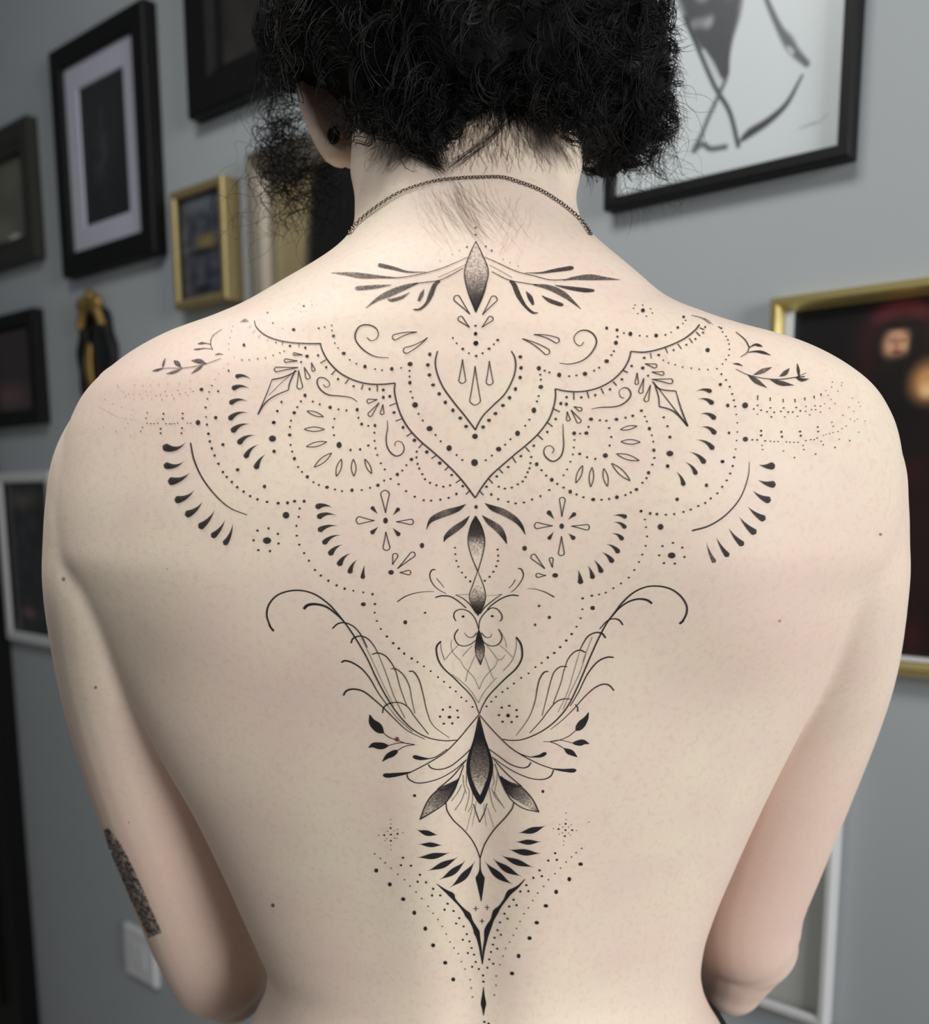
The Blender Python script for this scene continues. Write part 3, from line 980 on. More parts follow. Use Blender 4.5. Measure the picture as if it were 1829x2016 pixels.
class Ink:
    def __init__(s): s.V, s.F, s.A = [], [], []

    def add(s, u, v, a):
        s.V.append(hit(u, v, s.off)); s.A.append(a); return len(s.V)-1

    off = 0.00030

    def ribbon(s, nodes):
        """nodes rows: u, v, width, ink (photo pixels)"""
        q = catmull(nodes, 2.6)
        keep = [0]
        for i in range(1, len(q)):
            if np.hypot(*(q[i, :2]-q[keep[-1], :2])) > 0.9: keep.append(i)
        q = q[keep]
        if len(q) < 2: return
        tg = np.gradient(q[:, :2], axis=0); tg /= np.linalg.norm(tg, axis=1)[:, None]+1e-9
        nm = np.stack([-tg[:, 1], tg[:, 0]], 1)
        w = np.maximum(q[:, 2], 0.5)
        cols = 2 if w.max() < 5 else int(min(9, 3 + w.max()//7))
        idx = []
        for i in range(len(q)):
            row = []
            for k in np.linspace(-.5, .5, cols):
                row.append(s.add(q[i, 0]+nm[i, 0]*w[i]*k, q[i, 1]+nm[i, 1]*w[i]*k, min(1, max(0, q[i, 3]))))
            idx.append(row)
        for i in range(len(q)-1):
            for k in range(cols-1): s.F.append((idx[i][k], idx[i+1][k], idx[i+1][k+1], idx[i][k+1]))

    def dot(s, u, v, r, a):
        n = 8 if r < 3 else 14
        c = s.add(u, v, a); e = random.uniform(.88, 1.12); ph = random.uniform(0, 6)
        ring = [s.add(u+r*e*math.cos(2*math.pi*k/n+ph), v+r/e*math.sin(2*math.pi*k/n+ph), a) for k in range(n)]
        for k in range(n): s.F.append((c, ring[k], ring[(k+1) % n]))

    def build(s, name, mat, parent):
        if not s.V: return None
        s.V = [tuple(v) for v in s.V]
        me = bpy.data.meshes.new(name); me.from_pydata([tuple(v) for v in s.V], [], s.F); me.update()
        me.polygons.foreach_set('use_smooth', [True]*len(me.polygons))
        at = me.attributes.new('ink', 'FLOAT', 'POINT'); at.data.foreach_set('value', s.A)
        me.materials.append(mat)
        o = bpy.data.objects.new(name, me); COL.objects.link(o); o.parent = parent
        return o


def drop_axis(x0, y0, x1, y1, bend, n=14):
    t = np.linspace(0, 1, n); dx, dy = x1-x0, y1-y0
    o = bend*4*t*(1-t)
    return x0+dx*t+dy*o, y0+dy*t-dx*o, t


def drop_w(t, w, L):
    tc = max(.5, 1-(w*.5)/L)
    return np.where(t < tc, w*np.clip(t/tc, 0, 1)**1.15, w*np.sqrt(np.clip(1-((t-tc)/(1-tc))**2, 0, 1)))


def parse(block, ox, oy, sc, ink, dflt=.92):
    def px(t): return ox+t[0]/sc, oy+t[1]/sc
    for line in block.strip().split('\n'):
        line = line.strip()
        if not line: continue
        head, body = line.split(':')
        h = head.split(); op = h[0]; arg = [float(x) for x in h[1:]]
        for item in body.split(';'):
            pts = [tuple(float(c) for c in q.split(',')) for q in item.split()]
            if not pts: continue
            if op == 'D':
                a = arg[1] if len(arg) > 1 else dflt
                for p in pts:
                    u, v = px(p); ink['dot'].dot(u, v, arg[0]/sc*.82, a)
            elif op == 'L':
                w0, w1 = arg[0], arg[1] if len(arg) > 1 else arg[0]
                a = arg[2] if len(arg) > 2 else dflt
                n = len(pts)
                rows = []
                for i, p in enumerate(pts):
                    k = i/(n-1); rows.append(px(p)+(max(.9, (w0+(w1-w0)*k)/sc*.95), a))
                rows[0] = rows[0][:2]+(rows[0][2]*.8,)+rows[0][3:]
                ink['line'].ribbon(rows)
            elif op == 'S':          # spiral: thin - thick - thin
                n = len(pts); rows = []
                for i, p in enumerate(pts):
                    k = i/(n-1); w = arg[0]*(.25+.75*math.sin(math.pi*min(1, k*1.15+.05))**.8) if k < .8 else arg[0]*.55
                    rows.append(px(p)+(max(.8, w/sc), dflt))
                ink['line'].ribbon(rows)
            elif op == 'G':
                rows = []; last = .9
                for p in pts:
                    last = p[3] if len(p) > 3 else last
                    rows.append(px(p)+(p[2]/sc, last))
                ink['leaf'].ribbon(rows)
            elif op in 'TOFB':
                w = arg[0]; b = arg[1] if len(arg) > 1 else 0.; a = arg[2] if len(arg) > 2 else dflt
                (x0, y0), (x1, y1) = pts[0][:2], pts[1][:2]
                if len(pts[1]) > 2: w = pts[1][2]
                L = math.hypot(x1-x0, y1-y0)
                X, Y, t = drop_axis(x0, y0, x1, y1, b, 16)
                wd = drop_w(t, w, L) if op in 'TO' else (w*np.sin(np.pi*t)**.9 if op == 'F' else 1.12*w*np.sin(np.pi*t)**1.8)
                if op in 'TB':
                    ink['drop'].ribbon([px((X[i], Y[i]))+(wd[i]/sc, a) for i in range(16)])
                else:
                    tx, ty = np.gradient(X), np.gradient(Y); l_ = np.hypot(tx, ty); nx, ny = -ty/l_, tx/l_
                    A = [(X[i]+nx[i]*wd[i]/2, Y[i]+ny[i]*wd[i]/2) for i in range(16)]
                    B = [(X[i]-nx[i]*wd[i]/2, Y[i]-ny[i]*wd[i]/2) for i in range(16)]
                    out = A+B[::-1][1:]
                    lw = 8.5/4.57 if sc > 3.9 else 7.5/3.9
                    ink['line'].ribbon([px(q)+(lw, a) for q in out])


TATTOO = []


def motif(name, label, blocks, dflt=.86):
    TATTOO.append((name, label, blocks, dflt))


K1, K2, K3, K4, K5, K6, K7 = (150, 560, 3.658), (300, 800, 3.976), (640, 440, 3.0483), (560, 640, 4.5725), (920, 640, 4.5725), (1220, 560, 3.658), (1100, 880, 3.976)
K8, K9, K10, K11, K12, K13, K14, K15 = (560, 940, 4.5725), (920, 940, 4.5725), (500, 1130, 4.157), (940, 1130, 4.157), (820, 1100, 6.3), (700, 1380, 3.658), (710, 1580, 3.8104), (710, 1700, 3.8104)

motif('neck_ornament', 'grey shaded winged petal motif below the nape', [(K3, '''
G: 905,130,20,.10 907,220,110,.12 908,290,140,.22 908,380,122,.5 907,450,78,.78 905,535,4,.95
L 6 6: 905,110 870,185 838,290 855,400 905,535 ; 905,110 945,190 980,290 955,400 905,535
L 5 6 .75: 855,205 730,260 620,295 500,320 430,328 ; 960,205 1040,240 1150,290 1250,315 1350,340 1440,340
L 4 4 .6: 850,245 760,290 680,325 ; 985,250 1060,290 1120,325
G: 430,328,6,.7 330,322,18,.62 220,315,34,.55 140,305,24,.5 35,298,3,.4
G: 610,293,4,.6 500,292,10,.7 420,272,20,.7 330,252,24,.65 318,250,10,.5
L 6 6 .75: 830,270 760,310 690,342 600,355 530,365 ; 1000,290 1100,340 1200,360 1270,372
G: 560,358,8,.7 470,388,34,.62 380,425,40,.55 310,460,22,.6 245,510,3,.6
G: 400,370,4,.6 300,382,24,.6 200,390,26,.55 180,388,10,.4
G: 510,415,4,.6 460,445,20,.65 400,462,20,.65 375,455,6,.5
G: 595,395,4,.6 580,430,24,.68 562,468,16,.6
G: 690,345,14,.7 660,370,26,.72 635,430,30,.72 610,480,18,.75 570,515,14,.75 530,518,8,.7
G: 1430,342,6,.7 1500,330,22,.65 1590,325,36,.62 1680,332,20,.62 1770,340,3,.6
G: 1200,298,4,.6 1290,298,10,.72 1370,285,20,.76 1470,270,26,.76 1492,268,10,.7
G: 1250,368,8,.7 1340,385,30,.65 1420,420,36,.62 1480,465,20,.7 1535,515,3,.7
G: 1380,372,4,.7 1460,388,20,.76 1560,402,26,.8 1615,405,14,.75
G: 1300,435,4,.7 1350,465,24,.76 1415,488,22,.76 1430,490,8
G: 1205,408,4,.7 1230,445,28,.76 1250,490,14,.76
G: 1110,345,14,.75 1135,370,28,.76 1160,430,30,.76 1200,495,18,.8 1245,535,14,.8 1278,538,6,.7
D 7 .8: 903,28 904,70 852,143 965,140 1000,165
D 5 .5: 808,165 765,188 690,225 1068,218 1110,238 1158,257
O 40: 870,545 780,437 ; 945,550 1025,440
O 32: 868,625 803,563 ; 942,625 1005,563
D 9: 904,615
D 12: 904,662
D 17: 906,720''')], .85)

motif('center_panel', 'pointed scalloped panel with dots and drops between the shoulders', [(K4, '''
O 50 -.05: 1195,65 975,122
O 55 .06: 1290,115 1072,238
S 13: 940,297 820,285 720,230 650,150 640,80 680,15 750,0 820,25 848,80 825,130 780,142 745,115
D 20: 1722,80
D 27: 1724,165
D 15: 1727,280
D 11: 1518,118 1552,165 1662,255 1785,255
D 16: 1607,217
O 95: 1718,370 1718,722
O 62: 1605,310 1602,527
L 14 14: 1380,235 1360,330 1375,430 1430,560 1530,700 1620,810 1723,945
D 20: 1310,265 1293,360 1307,450 1340,540 1395,620 1450,697 1518,768 1585,838 1637,913 1790,918
D 30: 1717,1002
D 26: 1133,352
D 12: 1128,413 1128,465 1138,600 1155,655 1210,800 1247,860 1362,990 1408,1047 1552,1170 1603,1215
D 20: 1131,520
D 31: 1178,720 1308,932 1484,1108
D 38: 1713,1238
D 20: 535,257 727,375 968,396
D 10: 590,315 650,350 818,398 880,408 1052,387
D 18 .75: 443,100 85,43
D 10 .7: 310,30 365,20 428,5 430,50 455,165 485,208
L 13 14: 325,168 345,235 400,330 500,430 620,495 750,530 880,535 1000,525
L 14 15: 1000,525 992,590 1010,690 1050,810 1120,930 1220,1040 1360,1160 1500,1290 1610,1410 1720,1555
L 13 11: 375,315 325,345 ; 460,410 425,450 ; 580,490 548,530 ; 710,535 695,582 ; 838,542 838,600 ; 1005,705 948,728 ; 1060,845 1003,865 ; 1150,970 1100,1003 ; 1245,1070 1210,1108 ; 1365,1175 1325,1203 ; 1480,1275 1445,1308 ; 1590,1390 1545,1420 ; 1670,1490 1637,1525
D 14: 305,275 378,382 485,488 625,552 768,577 190,207 52,190
D 17: 892,585 892,652 950,643 988,788 1070,922
D 20: 1172,1038 1283,1143 1400,1243
D 15: 1507,1350 1607,1450 1550,1520'''), (K5, '''
O 62: 200,325 203,542
O 50 .06: 600,88 828,152
O 55 .05: 495,125 738,260
S 13: 830,345 930,352 1040,320 1120,250 1163,160 1140,90 1080,52 1010,58 962,110 975,165 1020,190 1050,155
L 14 14: 397,235 430,300 435,390 410,490 340,620 240,720 150,810 100,890 75,945
D 11: 240,175 138,255
D 16: 275,137 197,215
D 20: 478,288 485,387 477,473 435,577 382,655 322,725 255,797 197,858
D 24: 645,390 828,450 1060,440 663,558
D 12: 697,412 740,428 918,462 983,455 1143,412 1188,385 1298,272 1320,237 658,448 663,493 643,640 628,688 560,852 523,907 390,1028 342,1077 223,1175 168,1217
D 23: 1255,327 1338,162 1468,82
D 13: 1352,107
D 17: 1255,30 1348,47
D 10: 1410,75 1552,98 1618,103 1785,90
D 21: 1700,97
D 28: 601,768 454,975 284,1117
L 15 14: 75,1555 140,1450 220,1350 320,1260 430,1165 540,1075 640,980 730,860 775,750 795,650 793,575
L 14 14: 793,575 880,595 1000,602 1120,585 1230,545 1330,480 1410,395 1455,310 1473,240
L 13 11: 960,610 960,675 ; 1080,600 1095,660 ; 1205,570 1228,620 ; 1312,508 1345,545 ; 1405,410 1447,430 ; 780,755 835,783 ; 720,875 770,915 ; 635,990 683,1033 ; 525,1100 562,1140 ; 408,1190 440,1240 ; 290,1297 322,1335 ; 195,1385 232,1425 ; 110,1490 148,1530
D 15: 895,650 1027,652 1152,632 1285,580 1393,490 1480,370 1593,297 1723,272 797,847 722,963 600,1087 484,1180 370,1278 267,1362 175,1455 218,1525
D 18: 843,707 893,713''')])

motif('left_shoulder_ornament', 'dotted fan, kite and twig motifs on the left shoulder', [(K4, '''
S 12: 660,692 600,655 500,640 400,630 330,585 297,525 310,480 360,478 405,515 405,550 375,560 352,535
S 12: 928,860 930,930 918,1010 925,1090 960,1150 1010,1180 1060,1160 1080,1110 1060,1060 1020,1045 997,1065 1000,1090
O 38: 840,672 745,690
O 40: 855,700 762,820
O 34: 888,715 880,807
O 22: 165,270 80,262
O 32: 120,325 0,322
O 52: 130,410 142,578
O 42: 180,380 220,487
O 30: 245,340 267,417
D 19: 205,282 187,635 90,790 50,990 92,1203 208,1367 385,1460 610,1487 843,1442 1018,1345 1145,1210 413,742 657,763
D 12: 152,335 150,688 118,740 62,862 52,917 58,1080 72,1140 125,1278 160,1323 263,1415 312,1440 457,1480 520,1495 698,1485 773,1465 900,1400 958,1385 1063,1310 1100,1262
D 13: 1193,1140 1190,1192 1200,1250 1215,1292 1243,1342 1267,1388 1312,1420 1370,1442 1432,1455 1493,1443 1030,1433 1097,1495 1175,1545 1255,1577 1322,1580 1405,1572 1480,1555
D 12: 257,690 320,715 488,760 560,770 668,835 757,908 812,970 813,1043 822,1110 838,1170 870,1245 905,1300 452,845 440,922 448,992
D 17: 697,892 817,905
D 31: 494,1080
D 14: 597,1125 683,1120 757,1085
F 34: 205,775 354,826
F 40: 180,938 362,940 ; 200,1095 382,1053
F 44: 270,1280 427,1153
F 42: 470,1362 515,1208 ; 628,1362 622,1208
F 36: 787,1338 726,1208'''), (K1, '''
L 7 11 .8: 1285,262 1300,310 1360,365 1450,402 1560,422 1680,428 1765,428
L 5 4 .5: 1262,300 1245,315 ; 1290,330 1270,355 ; 1330,365 1312,390 ; 1390,390 1375,415
L 7 5 .75: 1490,415 1485,440 ; 1608,428 1605,455
D 8 .7: 1440,420 1540,443 1650,457
D 8.8 .55: 1380,205 1418,280 1568,328 1750,318
D 5.6 .4: 1490,320 1640,330 1790,308
D 10.4 .6: 1640,157
D 4.8 .4: 1570,175 1605,143 1655,195 1700,150 1695,125 1620,200
D 5.6 .4: 1130,305 1120,340 1110,385 1100,430 1100,470 1140,525
D 7.2 .7: 1195,545 1248,545 1310,538 1365,530 1420,512 1468,495 1500,482
D 13.6 .8: 1210,438
L 5 7 .7: 1050,325 985,375 970,430 985,470
G: 970,432,5,.7 930,425,8,.7 905,425,18,.7 878,430,5,.6
G: 985,468,5,.7 930,462,6,.7 880,468,12,.7 848,470,5,.7
G: 1060,505,4,.6 1025,502,12,.6 1000,510,4,.6
L 7 5 .65: 1045,535 950,570 860,592 760,605 650,605 560,622
G: 940,572,5,.6 890,555,36,.65 830,550,5,.6
G: 920,580,5,.6 880,610,24,.62 830,645,4,.6
G: 760,600,5,.6 730,570,36,.65 705,550,8,.6
G: 770,605,4,.6 710,632,22,.6 650,645,4,.6
G: 625,605,4,.6 632,570,18,.6 645,530,3,.6
G: 625,605,4,.6 590,618,20,.6 548,625,4,.5
G: 1245,270,4,.35 1215,262,26,.4 1180,275,4,.3
D 16: 905,757
D 9.6: 1025,770 1100,622
D 5.6 .6: 845,770 825,752 808,800 790,780 750,790 735,765 708,822 695,797 655,802 645,772 620,832 610,797 580,802
D 4.8 .45: 547,827 540,775 515,800 508,772 480,825 460,790 420,825 415,795 360,805 380,790 345,775 330,765 310,745 300,730 1005,685 1030,645 1065,605 1097,572
L 5 4 .45: 828,690 822,705 ; 750,705 745,725 ; 665,710 662,728 ; 600,715 597,730 ; 540,720 537,735 ; 485,720 482,735 ; 425,718 422,730
D 21.6: 880,995
D 15.2: 1007,960
D 6.4 .75: 828,1000 805,1000 735,1000 710,1003 690,1005 675,1005 650,1003 592,1000 565,1003 540,1003 515,1000
D 8.8 .85: 770,930 770,965 765,1035 762,1072 632,932 628,970 612,1040 612,1072
D 7.2 .65: 515,925 507,963 482,1030 470,1060
D 5.6 .4: 410,905 400,940 395,1090 330,885 268,860 212,830 200,1030 290,1060 360,1035 375,1000
L 3 3 .22: 470,992 400,972 340,965 280,945 230,915 160,880
D 10.4: 935,887 945,1010 955,1077
D 8 .8: 938,955 948,825 960,775 980,730
T 30 -0.16: 1258,684 1148,668
T 36 -0.16: 1247,750 1124,756
T 36 -0.16: 1234,842 1106,862
T 38 -0.16: 1240,926 1102,978
T 42 -0.14: 1250,1006 1122,1066
L 10 10: 1590,625 1500,668 1412,688 ; 1530,762 1540,710 1580,620
L 7 8: 1412,688 1370,800 1310,938
L 12 8: 1310,938 1360,860 1430,805 1530,762
L 5 4: 1580,625 1480,710 1390,800
O 34: 1600,600 1428,616
D 11.2: 1480,848 1450,913
D 16: 1425,995'''), (K2, '''
T 60 0.2: 265,283 84,308
T 52 0.16: 252,430 92,455
T 62 0.12: 295,520 124,585
T 58 0.12: 330,658 176,732
T 56 0.1: 395,748 258,850
T 54 0.08: 489,815 364,950
T 48 0.08: 572,890 464,1022
T 44 0.08: 632,918 562,1084
L 15 7: 302,285 330,420 400,570 510,710 620,800 745,850
T 44 -0.15: 808,228 674,298
T 42 -0.13: 836,300 730,408
T 44 -0.1: 888,376 812,494
D 13: 442,215 453,275 468,330 490,385 520,450 555,515 585,553 625,593 667,633 717,668 768,703 825,728 900,748
D 15: 987,758 1060,755 1115,743 1190,743 555,300 950,128
D 17: 670,497 880,628 955,353
D 12: 980,38
D 32: 942,253 1048,852
D 35: 900,1050
D 12: 825,972 912,955 985,998 990,1073 923,1132 832,1125 795,1048
D 11: 1155,800 1147,865 1130,935 1132,1012 1152,1082 1190,1148 1227,1208 1275,1280''')])

motif('right_shoulder_ornament', 'dotted fan, kite and twig motifs on the right shoulder', [(K5, '''
O 36: 960,735 1032,767
O 42: 935,765 1017,880
O 34: 900,780 913,864
S 13: 1120,758 1200,743 1340,735 1420,700 1470,640 1460,585 1415,565 1370,595 1378,645 1412,660
S 13: 862,890 865,1000 868,1090 845,1180 780,1228 720,1200 690,1150 705,1100 750,1088 782,1120 765,1155
O 32: 1530,430 1525,537
O 40: 1590,480 1558,617
O 42: 1650,540 1607,692
O 38: 1600,350 1707,375
O 34: 1660,425 1772,440
D 19: 1580,388 1680,1127 1640,933 1633,1330 1524,1480 1344,850
D 21: 1348,1550 1135,1570 928,1500 762,1393 626,1253 1115,848 963,975 1073,973
D 13: 1628,457 1685,1197 1667,1257 1615,1378 1578,1420 1473,1507 1425,1530 1278,1565 1210,1573 1047,1550 985,1525 868,1463 812,1430 712,1355 670,1307 1425,835 1253,862 1195,858 1093,918
D 11: 1600,825 1618,868 1662,993 1675,1050 1017,978 965,1035 960,1103 952,1165 930,1230 900,1300 868,1353
D 16: 1568,772 1490,818 1013,1160
D 13: 570,1243 577,1188 562,1290 545,1325 527,1368 500,1408 457,1433 403,1463 340,1472 285,1455 740,1485 660,1540 585,1570 512,1597 437,1605 370,1590 280,1567
D 13: 1278,928 1297,1008 1282,1085 1080,1190 1153,1205
D 27: 1244,1175
F 34: 1380,942 1527,910
F 42: 1385,1050 1557,1055
F 44: 1345,1160 1548,1221
F 46: 1300,1245 1467,1402
F 42: 1230,1290 1263,1452
F 40: 1125,1280 1112,1457 ; 1040,1265 979,1422'''), (K6, '''
L 11 11: 80,485 180,490 280,470 380,435 470,390 540,335 575,292
L 9 7: 222,495 228,535 ; 330,460 345,497 ; 418,430 445,467 ; 500,390 525,425 ; 550,345 580,375 ; 575,315 610,330
D 9.36: 388,475 480,437 545,395 600,350 615,310
D 6.48: 328,367 370,347 455,285 475,262
D 12.2: 418,313 460,237
D 17.3: 167,190
D 6.48 .8: 110,152 165,152 222,178 235,210 192,232 130,213 100,175
L 6 9 .6: 515,225 590,245 650,285
L 9 4 .5: 600,245 640,265 670,295
D 7.2: 315,548 352,567 400,580 453,597 515,605 573,613 635,615 700,608 740,575 765,543 785,512 790,470 787,432 778,402 765,377 740,345 715,310
D 9.36: 730,318
D 18.7: 633,475
L 6 10: 835,345 900,400 932,455
L 8 5: 932,455 915,495 870,525
G: 930,460,5,.8 970,437,14,.85 1000,440,20,.85 1028,450,4,.8
G: 918,492,4,.8 980,485,14,.85 1030,492,20,.85 1088,512,3,.8
G: 815,572,4,.8 850,575,14,.85 885,588,4,.8
L 5 9 .85: 835,612 930,655 1050,680 1160,685 1260,672 1330,665
G: 920,650,4,.8 980,695,36,.72 1060,745,3,.8
G: 960,655,4,.8 1030,625,34,.6 1095,598,3,.8
G: 1080,685,4,.8 1160,712,36,.76 1255,728,3,.8
G: 1150,665,4,.8 1190,640,34,.72 1222,605,3,.8
G: 1265,670,5,.8 1310,688,26,.8 1362,682,3,.8
G: 1290,665,10,.8 1285,620,22,.8 1278,572,4,.8
L 6 5: 1270,670 1340,640
L 10 9: 235,700 275,745 320,762 405,770 ; 285,880 280,810 255,730
L 8 13: 405,770 440,890 490,1022
L 12 10: 490,1022 430,950 370,905 285,880
L 6 8: 245,705 350,840 490,1020
O 36: 232,685 384,701
D 9.36: 732,648 765,690 792,738 810,790 822,835 832,880
D 7.2: 840,937 847,997 847,1063 842,1125 835,1187 825,1247 813,1307
D 14.4: 725,722 740,1275
D 15.8: 778,873
D 12.2: 787,1070
D 25.9: 903,872
D 22.3: 905,1115
D 10.8: 318,958 345,1022
D 13.7: 362,1100
D 27.4: 362,1218
D 13: 347,1308
T 30 .14: 550,772 662,776
T 34 .16: 566,828 674,866
T 36 .18: 580,935 689,974
T 36 .18: 583,1028 690,1082
T 36 .14: 553,1120 676,1192
T 38 .12: 506,1208 614,1292
L 11 6: 993,800 993,835 ; 1083,815 1083,842 ; 1175,825 1177,852 ; 1260,825 1262,852 ; 1332,815 1332,838 ; 1398,803 1400,825 ; 1447,785 1450,805
D 7.92: 965,898 993,872 1018,907 1060,918 1085,890 1112,922 1092,955 1160,915 1180,890 1213,920 1245,920 1270,887 1300,912
D 6.48 .75: 992,935 1188,955 1280,950 1338,915 1340,880 1380,903 1368,940 1405,875 1410,903 1445,878 1445,920
D 5.76 .6: 1475,860 1510,893 1520,830 1550,860 1485,765 1500,800 1525,740 1530,705 1570,770 1595,730 1600,710
D 6.48 .45: 1675,820 1720,850 1650,885 1685,915 1730,880 1710,970 1660,970 1630,1020 1690,985 1720,1065 1765,985
D 7.92 .55: 1605,943 1527,993 1537,1022 1580,1115 1655,1125
D 10.1: 1018,1055 1018,1088 1163,1063 1168,1097 1298,1060 1303,1090
D 8.64 .8: 1425,1028 1428,1060 955,1120 990,1120 1047,1127
D 6.48 .8: 1085,1130 1112,1132 1140,1132 1200,1135 1225,1137 1255,1138 1283,1137 1340,1125 1375,1118 1400,1118 1420,1107 1450,1130
D 5.76 .6: 1465,1088 1485,1080 1510,1075 1535,1067 1570,1060 1600,1040
D 7.2 .7: 1025,1160 1028,1190 1320,1160 1325,1190 1178,1200 1465,1155
D 7.92 .7: 1258,1247 1410,1222 1550,1175'''), (K7, '''
D 17: 853,150 928,410 1157,300 1282,115
T 36 .12: 990,118 1076,220
T 36 .10: 920,193 978,306
D 11: 1373,82 1362,150 1342,208 1315,262 1280,312 1242,363 1190,403 1147,438 1093,462 1035,490 977,508 905,525 840,530
D 14: 770,525 717,520 645,502
D 28: 798,625
D 32: 885,848
D 11: 895,750 968,787 985,860 910,912 825,908 788,847 813,775
L 5 15: 1492,115 1480,240 1420,400 1310,530 1180,615 1045,655
T 58 -.08: 1568,140 1692,143
T 54 -.08: 1562,258 1698,293
T 54 -.08: 1522,343 1660,420
T 52 -.06: 1482,468 1618,568
T 52 -.05: 1415,548 1545,678
T 46 -.05: 1333,638 1447,770
T 42 -.04: 1235,710 1330,858
T 36 -.05 .7: 1158,748 1225,906''')])

motif('center_flowers', 'small flowers, teardrops and shaded leaves in the middle of the back', [(K8, '''
T 52 -0.14: 430,270 282,272
T 50 -0.16: 468,344 298,366
T 50 -0.12: 480,437 306,484
T 48 -0.13: 508,518 350,602
T 52 -0.12: 522,605 408,702
T 52 -0.12: 594,683 492,798
T 46 -0.1: 655,740 590,866
T 40 -0.04: 724,788 708,914
D 29: 912,388
O 78: 912,320 907,116
O 66: 812,388 647,385
O 62: 915,488 922,657
O 50: 1008,398 1164,400
T 36: 842,328 784,262 ; 978,342 1036,274
T 40: 847,443 780,506 ; 976,453 1040,524
O 48: 975,785 1007,683
O 48: 1020,820 1173,677
O 42: 1040,855 1140,855
D 28: 962,853
D 26: 1240,612
D 14: 330,882 398,928 472,970 545,1000 795,1050 817,1138
D 11: 623,1018 712,1033 815,1215 835,1290 870,1362
D 24: 713,1140
D 13: 1268,1217
D 22: 1090,1302
D 11: 1537,632 1540,690 1550,750 1568,802 1600,855 1633,897 1675,935
D 14: 1610,1250
G: 1635,240,3,.9 1560,285,45,.85 1440,325,62,.6 1340,370,48,.8 1300,415,20,.9 1280,470,3,.9
G: 1668,345,3,.9 1610,410,45,.8 1530,470,60,.65 1460,530,40,.85 1435,580,3,.9
D 20: 1727,265
L 9 9: 1723,345 1680,430 1655,560 1680,690 1740,840 ; 1723,345 1775,440 1805,560 1790,680 1745,840
G: 1723,345,3,.95 1725,430,95,.85 1730,520,140,.72 1732,560,146,.45 1735,620,136,.15 1738,700,80,.05
L 8 9: 1742,840 1700,960 1668,1060 1690,1150 1745,1230 ; 1742,840 1790,960 1812,1060 1795,1150 1745,1230
G: 1742,970,50,.08 1743,1060,130,.3 1744,1150,100,.75 1745,1245,4,.95
L 12 4: 1018,1118 1090,1070 1180,1040 1270,1027 1350,1027'''), (K9, '''
G: 160,232,3,.9 230,275,48,.85 330,315,62,.6 430,375,50,.75 490,440,30,.9 525,515,3,.9
G: 135,342,3,.9 200,400,50,.75 280,460,66,.6 330,530,42,.85 358,598,3,.9
D 12: 275,648 280,703 278,750 263,798 237,848 203,893 160,928 28,933
D 26: 518,637
O 50: 700,820 582,697
O 36: 768,810 755,720
O 38: 710,882 620,880
D 28: 793,880
D 27: 852,438
O 52: 853,354 858,178
O 56: 770,435 606,432
O 54: 850,528 848,704
O 50: 938,437 1102,450
T 42: 785,375 724,300
T 38: 908,382 977,318
T 34: 780,488 731,558
T 40: 913,503 970,556
T 38 .10: 1314,344 1438,360
T 38 .16: 1317,403 1427,460
T 40 .15: 1304,502 1402,566
T 44 .12: 1254,599 1367,682
T 46 .10: 1214,673 1312,768
T 44 .06: 1143,740 1212,860
T 44 .05: 1090,793 1132,914
T 48 .03: 1001,830 1022,960
D 13: 1567,302
D 11: 1600,378 1610,447 1620,530 1607,615 1577,693 1547,760 1505,832 1455,900 1385,952 1317,995 1248,1035 1188,1052 1038,1185 1023,1265 985,1342
D 14: 1123,1063 1040,1087 648,1155 613,1325 227,1247
D 24: 1130,1173
D 18: 740,1258
L 3 12: 540,1000 610,1003 700,1030 785,1075''')])

